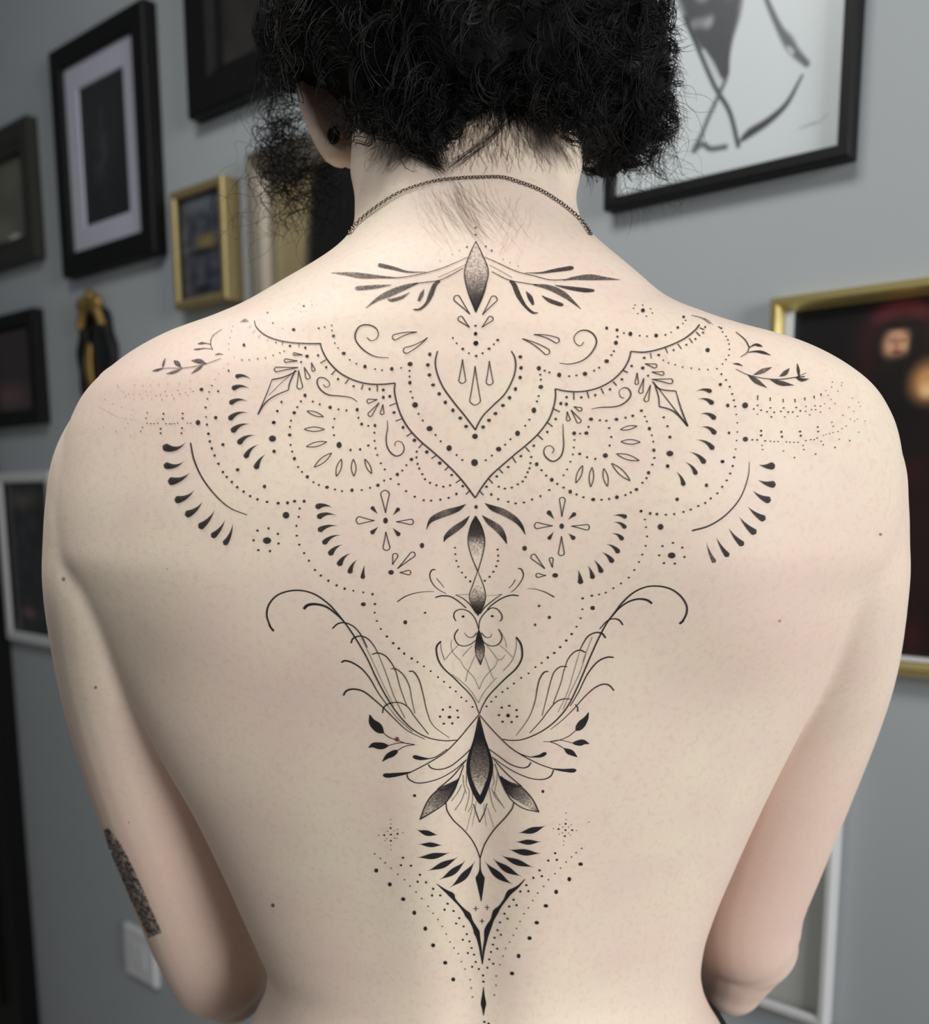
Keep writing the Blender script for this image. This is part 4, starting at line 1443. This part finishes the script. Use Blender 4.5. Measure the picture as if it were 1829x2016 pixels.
motif('spine_ornament', 'scrolls, lattice and heart shaped lines along the spine', [(K12, '''
L 17 6: 235,135 200,135 170,180 175,250 220,330 290,390 370,430
L 9 4: 250,240 300,300 345,355
L 17 6: 1265,120 1305,130 1330,200 1300,280 1240,360 1180,415
L 12 4: 1230,255 1200,310 1150,365
L 19 11: 235,478 320,458 430,470 540,540 620,610 ; 1270,458 1180,450 1060,490 940,570 880,630
L 9 13: 485,445 580,490 670,570 750,680 ; 1065,435 960,510 850,600 790,680
L 6 6 .7: 485,445 650,440 ; 865,460 1060,440
L 14 10: 490,770 465,715 480,655 550,625 640,645 710,710 750,790 775,880 ; 1040,775 1065,740 1055,680 1000,620 930,610 850,670 790,760 775,870
D 17: 580,715 942,708
L 6 11: 595,915 640,965 700,970 750,915 ; 938,925 920,970 860,970 805,915
L 15 9: 520,870 480,930 475,990 520,1060 600,1080 680,1055 735,1010 ; 1020,870 1055,930 1060,1000 1010,1065 930,1080 860,1050 820,1010
G: 775,880,10,.9 778,950,60,.95 782,1020,95,.9 785,1090,120,.72 787,1160,100,.42 793,1230,70,.32 797,1310,4,.9
L 9 8: 735,1080 740,1180 797,1315 ; 845,1080 840,1180 797,1315
L 6 5 .8: 520,1070 430,1160 360,1245 ; 700,1070 630,1140 570,1210 ; 440,1000 430,1080 460,1170 545,1258 ; 545,1258 590,1340 650,1400 720,1480 782,1615 ; 735,1190 680,1310 640,1400 610,1520
L 6 5 .8: 1030,1065 1110,1130 1195,1220 ; 1060,920 1105,1010 1120,1100 ; 870,1070 940,1150 1012,1250 ; 1105,1190 1060,1245 1012,1250 ; 1012,1250 980,1330 900,1410 830,1500 782,1615 ; 840,1190 880,1290 920,1400 960,1490
L 22 10: 305,1020 255,1080 250,1160 280,1270 350,1370 460,1470 560,1570 650,1660 720,1760 780,1920
L 7 6: 300,1025 310,1130 350,1260 ; 1240,980 1240,1100 1190,1260 1080,1390
L 5 6 .8: 440,1430 560,1520 680,1640 772,1785 ; 1000,1470 900,1580 830,1670 772,1785
L 24 10: 1240,970 1295,1050 1315,1160 1300,1260 1230,1370 1110,1480 990,1600 890,1710 820,1830 785,1920
D 14: 15,1280 95,1333 178,1392 268,1467 343,1523 417,1593 488,1643 557,1717 620,1763 697,1835
D 14: 1555,1290 1478,1342 1393,1420 1302,1475 1212,1545 1135,1605 1070,1650 990,1710 932,1770 873,1828
D 25: 410,1962
D 27: 1140,1942
D 17: 417,1838 328,1870 508,1880 293,1955 517,1965 1062,1843 1155,1822 1245,1875 1027,1937 1250,1955''')], .95)

motif('wing_ornament', 'fine line wings with curled feathers and leaf buds across the lower back', [(K10, '''
L 20 9: 165,465 140,435 125,410
L 14 8: 140,435 108,340 125,250 190,175 290,138 400,135 510,170 620,250 700,340 770,430 850,550 930,690 1000,840 1080,990 1170,1130 1290,1260 1420,1335 1550,1362 1665,1358
L 28 8: 410,285 440,255 500,245 590,265 680,330 740,390
L 13 7: 645,445 690,405 750,398 820,430 880,500 930,600
L 14 6: 797,565 815,525 870,507 930,525 980,580 1015,640
L 11 5: 970,655 1020,645 1080,670 1130,730 1165,800 1200,930 1255,1080
L 11 5 .85: 1125,775 1170,778 1230,830 1275,920 1295,1030 1320,1140
L 13 4 .85: 1270,795 1310,800 1355,870 1385,980 1420,1130 1470,1240 1600,1340
L 5 4 .75: 880,520 960,680 1060,900 1150,1080
L 6 5 .85: 1020,650 1090,830 1150,1000 1240,1180
L 16 6: 720,722 745,708 800,720 880,770 950,850 1020,970 1100,1080
L 17 5 .9: 735,993 760,955 820,940 900,960 980,1020 1070,1100 1160,1190 1260,1280 1400,1350
L 10 6: 1055,1138 1070,1085 1120,1055 1190,1050 1260,1085 1320,1170 1430,1310
L 5 5 .8: 1100,1080 1180,1180 1300,1290
D 12: 1090,510 1142,565 1188,608 1232,650 1293,690
G: 950,1150,4,.95 970,1210,55,.95 1010,1250,75,.95 1040,1280,55,.95 1065,1300,8,.9
L 7 6: 1065,1300 1110,1335 1180,1360 1250,1385 1310,1393 ; 1105,1402 1200,1380 1310,1393
G: 940,1420,3,.95 980,1400,40,.95 1030,1405,56,.95 1070,1405,45,.95 1105,1402,6,.9'''), (K11, '''
L 22 9: 1655,405 1680,385 1700,350
L 14 8: 1680,385 1712,320 1710,250 1660,175 1580,120 1480,98 1380,105 1280,150 1190,230 1120,320 1060,400 1000,510 940,640 880,780 820,920 740,1080 640,1200 520,1290 380,1350 280,1360 205,1350
L 20 8: 1430,240 1390,212 1320,203 1240,225 1160,280 1090,360
L 14 6: 1192,415 1160,375 1110,365 1060,385 1000,450
L 15 6: 1050,522 1020,485 970,478 910,505 870,560 840,620
L 12 5: 885,640 840,622 790,640 740,700 710,790
L 11 5 .85: 735,757 680,758 630,800 600,880 570,1000 530,1160
L 14 4 .85: 580,795 545,805 510,860 490,940 470,1050 420,1180 320,1320
L 5 4 .75: 940,510 900,620 860,720 ; 840,620 800,760 740,960 660,1130 ; 890,650 840,800 760,970 700,1110
L 6 5: 710,780 680,900 620,1060
L 14 5: 1115,680 1060,680 980,720 900,820 830,960 760,1080
L 14 4 .85: 1118,952 1080,910 1030,900 960,930 880,1000 800,1090 700,1190 600,1270
L 9 5: 760,1022 700,1022 640,1050 580,1120 520,1200 430,1300
L 7 10: 800,1065 820,1090 820,1125
D 12: 772,490 728,543 678,597 630,645 577,682
G: 910,1130,3,.95 890,1180,35,.95 855,1225,62,.9 825,1260,50,.9 805,1280,8,.9
L 6 5: 805,1280 740,1330 660,1360 600,1370 540,1370 ; 780,1382 680,1358 600,1368
G: 915,1388,3,.95 870,1375,40,.92 840,1380,50,.92 800,1383,30,.92 780,1382,6,.92''')], .95)

motif('lotus_ornament', 'black pointed petal with loops, shaded side leaves and fringe', [(K13, '''
D 10: 636,162 697,160 1062,148 1127,150
G: 195,435,3,.95 230,400,32,.95 265,380,42,.95 295,362,28,.95 305,355,6,.9
L 6 5: 305,355 360,325 430,313 ; 1502,340 1450,310 1400,292
G: 1597,403,3,.95 1560,375,36,.95 1530,360,36,.95 1502,340,6,.95
L 7 7: 892,95 820,180 740,275 650,365 560,425 470,475 390,515 350,525 ; 892,95 960,175 1040,260 1120,335 1220,400 1330,455 1430,490
G: 400,512,8,.95 330,525,22,.95 250,535,32,.95 215,534,28,.95 200,532,8
G: 1420,488,8,.95 1500,498,20,.95 1560,500,30,.95 1580,498,22,.95 1590,497,6
L 6 7: 660,345 590,395 540,412 500,415 ; 1110,330 1180,375 1250,400 1290,402
G: 525,415,8,.95 470,412,26,.95 430,402,28,.95 415,398,12,.95
G: 1275,402,8,.95 1330,395,22,.95 1360,380,26,.95 1374,373,12,.95
L 9 6: 525,455 545,480 600,492 680,470 760,410 830,345 ; 1265,440 1245,470 1200,480 1120,455 1040,400 965,345
L 9 5: 372,525 385,560 440,588 520,582 620,550 720,490 800,420 ; 1427,495 1405,540 1350,563 1260,555 1150,510 1060,455 1000,410
G: 890,130,4,.95 893,200,30,.97 895,260,70,.95 897,330,120,.78 897,400,150,.68 898,480,155,.55 898,560,120,.35 898,620,60,.14 898,650,10,.05
G: 890,110,6,.97 855,280,12,.97 825,380,20,.97 812,460,26,.97 820,540,28,.97 850,630,34,.97 893,712,36,.97 900,742,6,.97
G: 892,110,6,.97 930,270,12,.97 965,380,18,.97 980,460,26,.97 970,540,28,.97 940,630,34,.97 907,710,36,.97 900,742,6,.97
G: 745,560,4,.92 690,620,70,.85 640,665,105,.7 570,730,90,.5 510,800,50,.3 465,852,4,.8
L 7 7: 780,460 740,570 700,650 650,730 560,795 465,852 ; 465,852 500,760 540,690 590,640 ; 590,635 640,640 700,600 745,555 ; 800,420 700,540 590,635
G: 1040,540,4,.92 1100,610,70,.85 1155,650,105,.65 1220,700,85,.42 1275,755,50,.25 1322,798,4,.8
L 7 7: 1005,450 1045,560 1090,660 1140,725 1220,775 1322,798 ; 1322,798 1285,720 1240,660 1200,620 ; 1200,612 1150,615 1100,590 1050,540 ; 985,400 1080,510 1200,615
L 6 4 .7: 775,530 780,600 800,670 ; 800,500 800,600 820,640 ; 765,600 740,650 690,720 ; 790,640 760,720 715,785 ; 820,640 815,700 790,790 ; 845,650 840,740 810,800
L 6 4 .7: 1025,520 1015,600 1000,665 ; 990,500 1000,580 985,620 ; 960,600 975,680 990,745 1015,800 ; 1000,650 1040,720 1075,770 ; 980,620 1010,690 1060,745
L 7 7 .9: 850,740 870,800 895,872 ; 950,735 930,800 895,872
L 5 3 .65: 870,720 860,800 840,900 ; 925,740 930,800 945,900 ; 845,760 820,850 800,930 ; 955,770 980,850 1000,910
D 13: 427,680 1350,650'''), (K14, '''
L 9 8: 640,0 650,60 700,135 770,200 830,270 870,340 898,415 ; 1152,0 1135,50 1080,120 1010,195 960,265 925,330 898,415''')], .95)

motif('tail_ornament', 'black feathers, pointed frame and star dots at the small of the back', [(K14, '''
D 9: 228,190 230,238 230,285 280,233 180,243 1538,158 1485,197 1537,205 1587,205 1532,250
D 5 .75: 228,127 230,160 230,318 230,353 320,225 140,245 255,210 205,215 200,268 258,265 280,200 275,268 185,283
D 5 .75: 1542,78 1542,125 1525,287 1522,318 1620,207 1448,193 1517,182 1560,182 1515,225 1560,228 1493,162 1580,165 1490,235 1575,243 1712,145
B 36 -.04: 422,201 582,241
B 32 .0: 436,311 616,319
B 40 -.03: 424,410 669,374
B 40 -.03: 504,510 729,408
B 40 -.05: 593,576 784,436
B 44 -.06: 671,635 857,441
B 40 -.04: 1186,226 1387,172
B 34 -.02: 1164,292 1354,291
B 42 -.03: 1113,350 1354,379
B 40 -.03: 1059,395 1299,483
B 42 -.05: 997,420 1209,552
B 44 -.06: 937,442 1144,612
G: 898,415,6,.95 898,500,12,.97 898,545,46,.97 898,562,68,.97 901,620,48,.97 904,690,22,.97 906,740,4,.97
D 18: 120,508 222,612 322,723 405,825 1650,460 1565,573 1467,668 1390,773
D 8 .7: 108,383 152,417 187,450 232,490 282,537 332,577 373,625 418,670 460,718 508,777
D 8 .7: 1658,342 1617,375 1582,407 1542,445 1500,490 1458,532 1410,577 1373,627 1330,677 1293,733 1260,787
D 10.5: 320,412 305,468 380,472 447,540 430,592 492,597 545,645 537,695 598,695 653,757 630,802 697,812
D 10.5: 1460,378 1408,433 1472,428 1343,507 1360,550 1297,563 1245,618 1200,665 1260,663 1150,727 1172,768 1117,778'''), (K15, '''
G: 570,150,4,.95 620,190,16,.97 650,212,26,.97 685,238,40,.97 700,265,22,.97 740,310,16,.97 780,355,26,.97 805,385,44,.97 830,430,26,.97 860,485,34,.97 872,515,44,.97 885,560,28,.97 900,640,18,.97 915,755,5,.97
G: 1235,115,4,.95 1190,165,14,.97 1150,195,26,.97 1117,218,36,.97 1085,270,20,.97 1045,325,20,.97 1015,362,40,.97 990,420,26,.97 965,470,40,.97 950,508,42,.97 940,570,24,.97 925,650,16,.97 915,755,5,.97
L 8 6 .85: 865,318 865,357 ; 847,337 883,337 ; 952,310 952,348 ; 935,328 970,328 ; 913,412 913,450 ; 896,430 930,430
D 18: 487,487 545,612 635,743 695,868 1322,442 1268,558 1187,692 1138,823
D 10: 740,408 717,448 773,470 797,528 767,570 817,583 833,632 805,670 852,682 865,737 837,773 888,790 1082,375 1105,412 1048,440 1030,498 1055,533 1007,555 995,607 1027,637 980,662 967,718 998,750 953,780
D 8 .65: 545,372 580,418 612,470 643,528 672,587 700,632 733,675 757,735 783,790 1227,375 1198,433 1173,485 1147,537 1120,587 1090,635 1070,693 1048,757
D 11: 920,838 923,885
D 10 .5: 822,870 830,932 840,1000 1020,842 1018,912 1005,985
G: 923,925,4,.95 922,990,20,.97 923,1050,40,.97 923,1090,22,.97 923,1140,4,.97
D 11: 930,1187
D 11: 962,1200''')], .95)

OFFS = {'leaf': .00028, 'line': .00036, 'drop': .00032, 'dot': .00033}
NAMES = {'line': 'ink_line', 'leaf': 'shaded_leaf', 'drop': 'teardrop'}


class Pieces:
    """a fresh Ink for every stroke"""
    def __init__(s, off): s.off, s.items = off, []

    def ribbon(s, nodes):
        i = Ink(); i.off = s.off; i.ribbon(nodes)
        if i.F: s.items.append(i)


for name, label, blocks, dflt in TATTOO:
    inks = {k: Pieces(OFFS[k]) for k in ('line', 'leaf', 'drop')}
    inks['dot'] = Ink(); inks['dot'].off = OFFS['dot']
    for (ox, oy, sc), txt in blocks: parse(txt, ox, oy, sc, inks, dflt)
    part = empty(name); part.parent = person
    part['label'] = label
    for k in ('line', 'leaf', 'drop'):
        for it in inks[k].items: it.build(NAMES[k], m_ink, part)
    o = inks['dot'].build('dot_work', m_ink, part)
    if o: o['kind'] = 'stuff'
# band on the upper arm
b = Ink(); b.off = .0004
b.ribbon([(209, 1632, 10, .6), (226, 1665, 24, .55), (243, 1700, 28, .6), (262, 1742, 30, .62), (282, 1788, 30, .62), (304, 1836, 28, .66), (306, 1841, 26, .66)])
o = b.build('arm_band_tattoo', ink_mat('faded_ink', lin(62, 62, 66), 1.1, 420), person); o['label'] = 'faded grey patterned tattoo band on the left arm'
b = Ink(); b.off = .0003
for u, v, r, a in ((538, 1782, 3.5, .8), (126, 1140, 4, .5), (1733, 1052, 3, .5), (1535, 1222, 3, .35), (189, 1353, 3, .5), (330, 1120, 2, .3)): b.dot(u, v, r, a)
b.build('mole', m_mole, person)
b = Ink(); b.off = .0005
b.dot(500+1175/4.157, 1130+1350/4.157, 4.5, .75)
b.build('scab', m_scab, person)

# ------------------------------------------------------------------ hair
m_hair = new_mat('black_hair', lin(13, 11, 11), 0.55, spec=0.3)
m_fuzz = new_mat('nape_hair', lin(98, 72, 58), 0.6, spec=0.2)


def wpx(q):
    """where a world point is seen (photo pixels)"""
    d = np.array([q[0]-CAM[0], -(q[2]-CAM[2]), q[1]-CAM[1]])
    c = _M @ d
    return c[0]/c[2]*FPX + W_/2, c[1]/c[2]*FPX + H_/2 + PPY


def inside(u, v, poly):
    r = False; n = len(poly)
    for i in range(n):
        (x0, y0), (x1, y1) = poly[i], poly[(i+1) % n]
        if (y0 > v) != (y1 > v) and u < (x1-x0)*(v-y0)/(y1-y0)+x0: r = not r
    return r


NAPE = [(700, 345), (698, 295), (745, 285), (800, 296), (850, 318), (880, 310), (905, 268), (945, 222), (1005, 208), (1060, 232), (1105, 272), (1140, 310), (1150, 420), (690, 420)]
EARP = [(585, 150), (612, 145), (660, 190), (705, 215), (712, 345), (650, 340), (618, 300), (595, 230)]
SIDE = [(300, 235), (560, 215), (600, 330), (690, 330), (690, 600), (300, 600)]
HB = P(925, -45, .590)
blobs = [(HB, (.096, .112, .103), 0), (P(1195, 130, .585), (.034, .034, .040), 1), (P(1197, 250, .585), (.018, .020, .026), 1), (P(600, 55, .60), (.030, .032, .034), 2), (P(1110, 165, .566), (.022, .024, .021), 1), (P(770, 195, .568), (.020, .022, .016), 1)]
V, F = [], []


def lump(q): return 1 + .07*noise.noise(Vector(q)*3.1) + .05*noise.noise(Vector(q)*7.3)


for c, r, k in blobs: ellipsoid(c, r, V, F, 40, 28, None, lump)
hair = mesh_obj('hair', V, F, m_hair, person, True)
hair['label'] = 'dark curly hair'


def helix(p0, ax, rad, turns, length, n, ph, grow=0.0):
    ax = ax/np.linalg.norm(ax)
    a = np.cross(ax, [.3, .2, .9]); a /= np.linalg.norm(a); b = np.cross(ax, a)
    t = np.linspace(0, 1, n)
    rr = rad*(0.55+.45*np.sin(np.pi*t))*(1+grow*t)
    th = 2*np.pi*turns*t + ph
    drop = np.zeros((n, 3)); drop[:, 2] = -.25*length*t**2
    return p0 + ax*(length*t)[:, None] + rr[:, None]*(np.cos(th)[:, None]*a + np.sin(th)[:, None]*b) + drop


lines, radii = [], []
tries = nc = 0
while nc < 1450 and tries < 16000:            # each curl is a small bundle of strands
    tries += 1
    c, r, k = blobs[rng.choice(6, p=[.64, .12, .06, .07, .05, .06])]
    d = rng.normal(size=3); d /= np.linalg.norm(d)
    if d[1] > .45: continue
    p = np.array(c) + d*np.array(r)*rng.uniform(.90, 1.07)
    ax = d*rng.uniform(.0, .7) + np.array([rng.normal()*.5, rng.normal()*.3 - .1, -rng.uniform(.1, 1.0)])
    L = rng.uniform(.016, .035) if k else rng.uniform(.02, .05)
    rad, tn, ph = rng.uniform(.0025, .0075), rng.uniform(1.0, 2.8), rng.uniform(0, 6.3)
    h = helix(p, ax, rad, tn, L, 24, ph)
    bad = False
    for q in h[::4]:
        u, v = wpx(q)
        if inside(u, v, NAPE) or inside(u, v, EARP) or inside(u, v, SIDE) or v > 352 or u > 1336 or u < 505: bad = True; break
    if bad: continue
    nc += 1
    for m in range(6):
        lines.append(helix(p + rng.normal(size=3)*.0009, ax + rng.normal(size=3)*.05, rad*rng.uniform(.8, 1.2), tn*rng.uniform(.95, 1.06), L*rng.uniform(.9, 1.1), 24, ph + rng.normal()*.18))
        radii.append(rng.uniform(.00014, .00032))
EDGE = catmull([(705, 268), (745, 258), (800, 264), (850, 280), (890, 262), (920, 210), (960, 180), (1005, 170), (1060, 196), (1105, 240), (1140, 285)], 3.0)
for _ in range(380):                          # curls that break up the hairline on the nape
    u, v = EDGE[rng.integers(len(EDGE))]
    v -= rng.uniform(0, 62); u += rng.normal()*8
    Y = np.interp(v, [100, 200, 270], [.522, .522, .512]) - rng.uniform(.0, .012)
    p = np.array(P(u, v, Y)); ax = np.array([rng.normal()*.9, rng.normal()*.25, rng.uniform(-.8, .5)])
    rad, tn, ph, L = rng.uniform(.0015, .005), rng.uniform(.7, 2.0), rng.uniform(0, 6.3), rng.uniform(.008, .022)
    h = helix(p, ax, rad, tn, L, 20, ph)
    if any(inside(*wpx(q), NAPE) for q in h[::4]): continue
    for m in range(6):
        lines.append(helix(p + rng.normal(size=3)*.0008, ax + rng.normal(size=3)*.06, rad*rng.uniform(.8, 1.2), tn, L*rng.uniform(.9, 1.1), 20, ph + rng.normal()*.2))
        radii.append(rng.uniform(.00010, .00024))
# ringlets hanging in front of the left ear
for _ in range(260):
    u, v = rng.uniform(525, 655), rng.uniform(190, 350)
    if u > 590 and v < 300: continue
    p = np.array(P(u, v, rng.uniform(.63, .67)))
    ax = np.array([rng.normal()*.5, rng.normal()*.2, -1.0])
    lines.append(helix(p, ax, rng.uniform(.004, .009), rng.uniform(1.2, 2.6), rng.uniform(.015, .035), 28, rng.uniform(0, 6.3))); radii.append(rng.uniform(.00012, .0003))
Vh, Fh = strands_mesh(lines, radii, 3)
o = np_mesh_obj('hair_curls', Vh, Fh, m_hair, hair); o['kind'] = 'stuff'
# loose flyaway hairs
lines, radii = [], []
for _ in range(330):
    if rng.random() < .5: u, v, Y = rng.normal(1265, 32), rng.uniform(120, 320), rng.uniform(.57, .62)
    else: u, v, Y = rng.normal(565, 38), rng.uniform(120, 430), rng.uniform(.60, .66)
    if v > 330 and u > 1180: u -= 60
    p = np.array(P(u, v, Y)); sd = 1 if u > 900 else -1
    ax = np.array([sd*rng.uniform(-.5, .9), rng.normal()*.3, -rng.uniform(.0, 1.0)])
    h = helix(p, ax, rng.uniform(.003, .009), rng.uniform(.6, 1.8), rng.uniform(.012, .04), 26, rng.uniform(0, 6.3))
    if any(inside(*wpx(q), NAPE) or inside(*wpx(q), EARP) for q in h[::5]): continue
    lines.append(h); radii.append(rng.uniform(.00006, .00013))
Vh, Fh = strands_mesh(lines, radii, 3)
o = np_mesh_obj('flyaway_hairs', Vh, Fh, m_hair, hair); o['kind'] = 'stuff'


def skin_hair(pts, n=12, off=.0004):
    q = catmull(pts, 6.0)
    return np.array([tuple(hit(a, b, off)) for a, b in q[:, :2]])


lines, radii, linesd, radd = [], [], [], []
for _ in range(5200):                          # short brushed up hair on the nape
    u, v = rng.uniform(715, 1145), rng.uniform(190, 345)
    dens = np.clip((360-v)/150, .12, 1)
    if rng.random() > dens: continue
    k = (u-940)/220
    L = rng.uniform(20, 55)
    du, dv = -k*L*.5 + rng.normal()*6, -L*.8
    m = (u+du*.5+rng.normal()*4, v+dv*.5)
    l = skin_hair([(u, v), m, (u+du, v+dv)]); 
    if len(l) > 2: (lines if v > 262 else linesd).append(l); (radii if v > 262 else radd).append(rng.uniform(.00003, .00007) if v > 262 else rng.uniform(.00004, .00011))
for _ in range(110):                          # locks that slip down to the left of the middle
    s_ = rng.random()
    if s_ < .22:
        a = (rng.normal(1005, 14), rng.normal(225, 8)); m = (rng.normal(950, 6), rng.normal(287, 5)); e = (rng.normal(878, 10), rng.normal(335, 6))
    else:
        a = (rng.normal(800, 30), rng.normal(245, 14)); m = (rng.normal(835, 16), rng.normal(300, 10)); e = (rng.normal(876, 12), rng.normal(340, 9))
    l = skin_hair([a, m, e], off=.0012)
    linesd.append(l); radd.append(rng.uniform(.00004, .00010))
for _ in range(150):                          # fine tuft below the chain
    g = rng.random()
    if g < .5: a = (rng.normal(905, 30), rng.uniform(352, 400)); e = (a[0]+rng.normal(62, 16), a[1]+rng.uniform(50, 125)); b_ = -6
    elif g < .75: a = (rng.normal(860, 30), rng.uniform(370, 440)); e = (a[0]+rng.normal(38, 10), a[1]+rng.uniform(35, 80)); b_ = -5
    else: a = (rng.normal(1010, 25), rng.uniform(380, 470)); e = (a[0]-rng.uniform(5, 30), a[1]+rng.uniform(25, 60)); b_ = 6
    m = ((a[0]+e[0])/2+b_+rng.normal()*3, (a[1]+e[1])/2+rng.normal()*3)
    lines.append(skin_hair([a, m, e])); radii.append(rng.uniform(.000015, .000035)*(1.1 if g < .5 else .7))
Vh, Fh = strands_mesh(lines, radii, 3)
o = np_mesh_obj('nape_hairs', Vh, Fh, m_fuzz, hair); o['kind'] = 'stuff'
Vh, Fh = strands_mesh(linesd, radd, 3)
o = np_mesh_obj('nape_lock', Vh, Fh, m_hair, hair); o['kind'] = 'stuff'

# ------------------------------------------------------------------ necklace
m_chain = new_mat('dark_silver', lin(138, 130, 118), 0.2, 1.0)
NK = [(692, 460), (710, 438), (748, 407), (794, 379), (850, 361), (896, 354.5), (945, 352), (988, 352), (1020, 361), (1060, 376), (1099, 400), (1132, 427), (1152, 451), (1160, 463)]
path = [np.array(hit(u, v, .0012)) for u, v in catmull(NK, 4)[:, :2]]
a, b = path[0], path[-1]
zc = a[2] - .05
front = []
for t in np.linspace(.10, .90, 50):
    th = math.pi*t
    q = np.array([b[0]*(1-t)+a[0]*t + -.010*math.sin(th)*math.cos(th), b[1] + .10*math.sin(th), b[2]*(1-t)+a[2]*t - .055*math.sin(th)])
    front.append(np.array(snap(q, .0014)))
path = np.array(path + front + [a])
sg = np.linalg.norm(np.diff(path, axis=0), axis=1); cs = np.concatenate([[0], np.cumsum(sg)])
V, F = [], []
pitch = .00150
for k in range(int(cs[-1]/pitch)):
    s0 = k*pitch
    i = min(np.searchsorted(cs, s0, 'right')-1, len(path)-2)
    p = path[i] + (path[i+1]-path[i])*((s0-cs[i])/max(sg[i], 1e-9)); t = (path[i+1]-path[i])/max(sg[i], 1e-9)
    loc, nrm, _, _ = BVH.find_nearest(Vector(p)); nrm = np.array(nrm)
    sd = np.cross(t, nrm); sd /= np.linalg.norm(sd)+1e-9; up = np.cross(sd, t)
    A = sd if k % 2 else up
    B = up if k % 2 else sd
    base = len(V)
    for m in range(8):
        th = 2*math.pi*m/8; ct, st = math.cos(th), math.sin(th)
        for n_ in range(4):
            ph = 2*math.pi*n_/4; rr = .00026*math.cos(ph)
            V.append(tuple(p + t*ct*(.00108+rr) + A*st*(.00078+rr) + B*.00026*math.sin(ph)))
    for m in range(8):
        for n_ in range(4):
            F.append((base+m*4+n_, base+((m+1) % 8)*4+n_, base+((m+1) % 8)*4+(n_+1) % 4, base+m*4+(n_+1) % 4))
tag(mesh_obj('necklace', V, F, m_chain, None, True), 'thin silver link chain worn around the neck', 'necklace')

# ear plug
ec = P(657, 266, .5735)
V, F = [], []
fwd = (CAM-ec).normalized(); R_ = fwd.to_track_quat('Z', 'Y').to_matrix()
pr = [(.0030, -.006), (.0036, 0), (.0036, .0012), (.0022, .0016), (.0016, .0008)]
for k in range(20):
    t = 2*math.pi*k/20
    for r, h in pr: V.append(tuple(ec + R_ @ Vector((r*math.cos(t), r*1.25*math.sin(t), h))))
for k in range(20):
    for i in range(4):
        A, B = k*5, ((k+1) % 20)*5
        F.append((A+i, B+i, B+i+1, A+i+1))
V.append(tuple(ec + R_ @ Vector((0, 0, .0008)))); F += [(len(V)-1, k*5+4, ((k+1) % 20)*5+4) for k in range(20)]
tag(mesh_obj('ear_plug', V, F, new_mat('black_steel', lin(30, 30, 32), 0.2, 0.9), None, True), 'small black metal plug in the left ear lobe', 'earring')
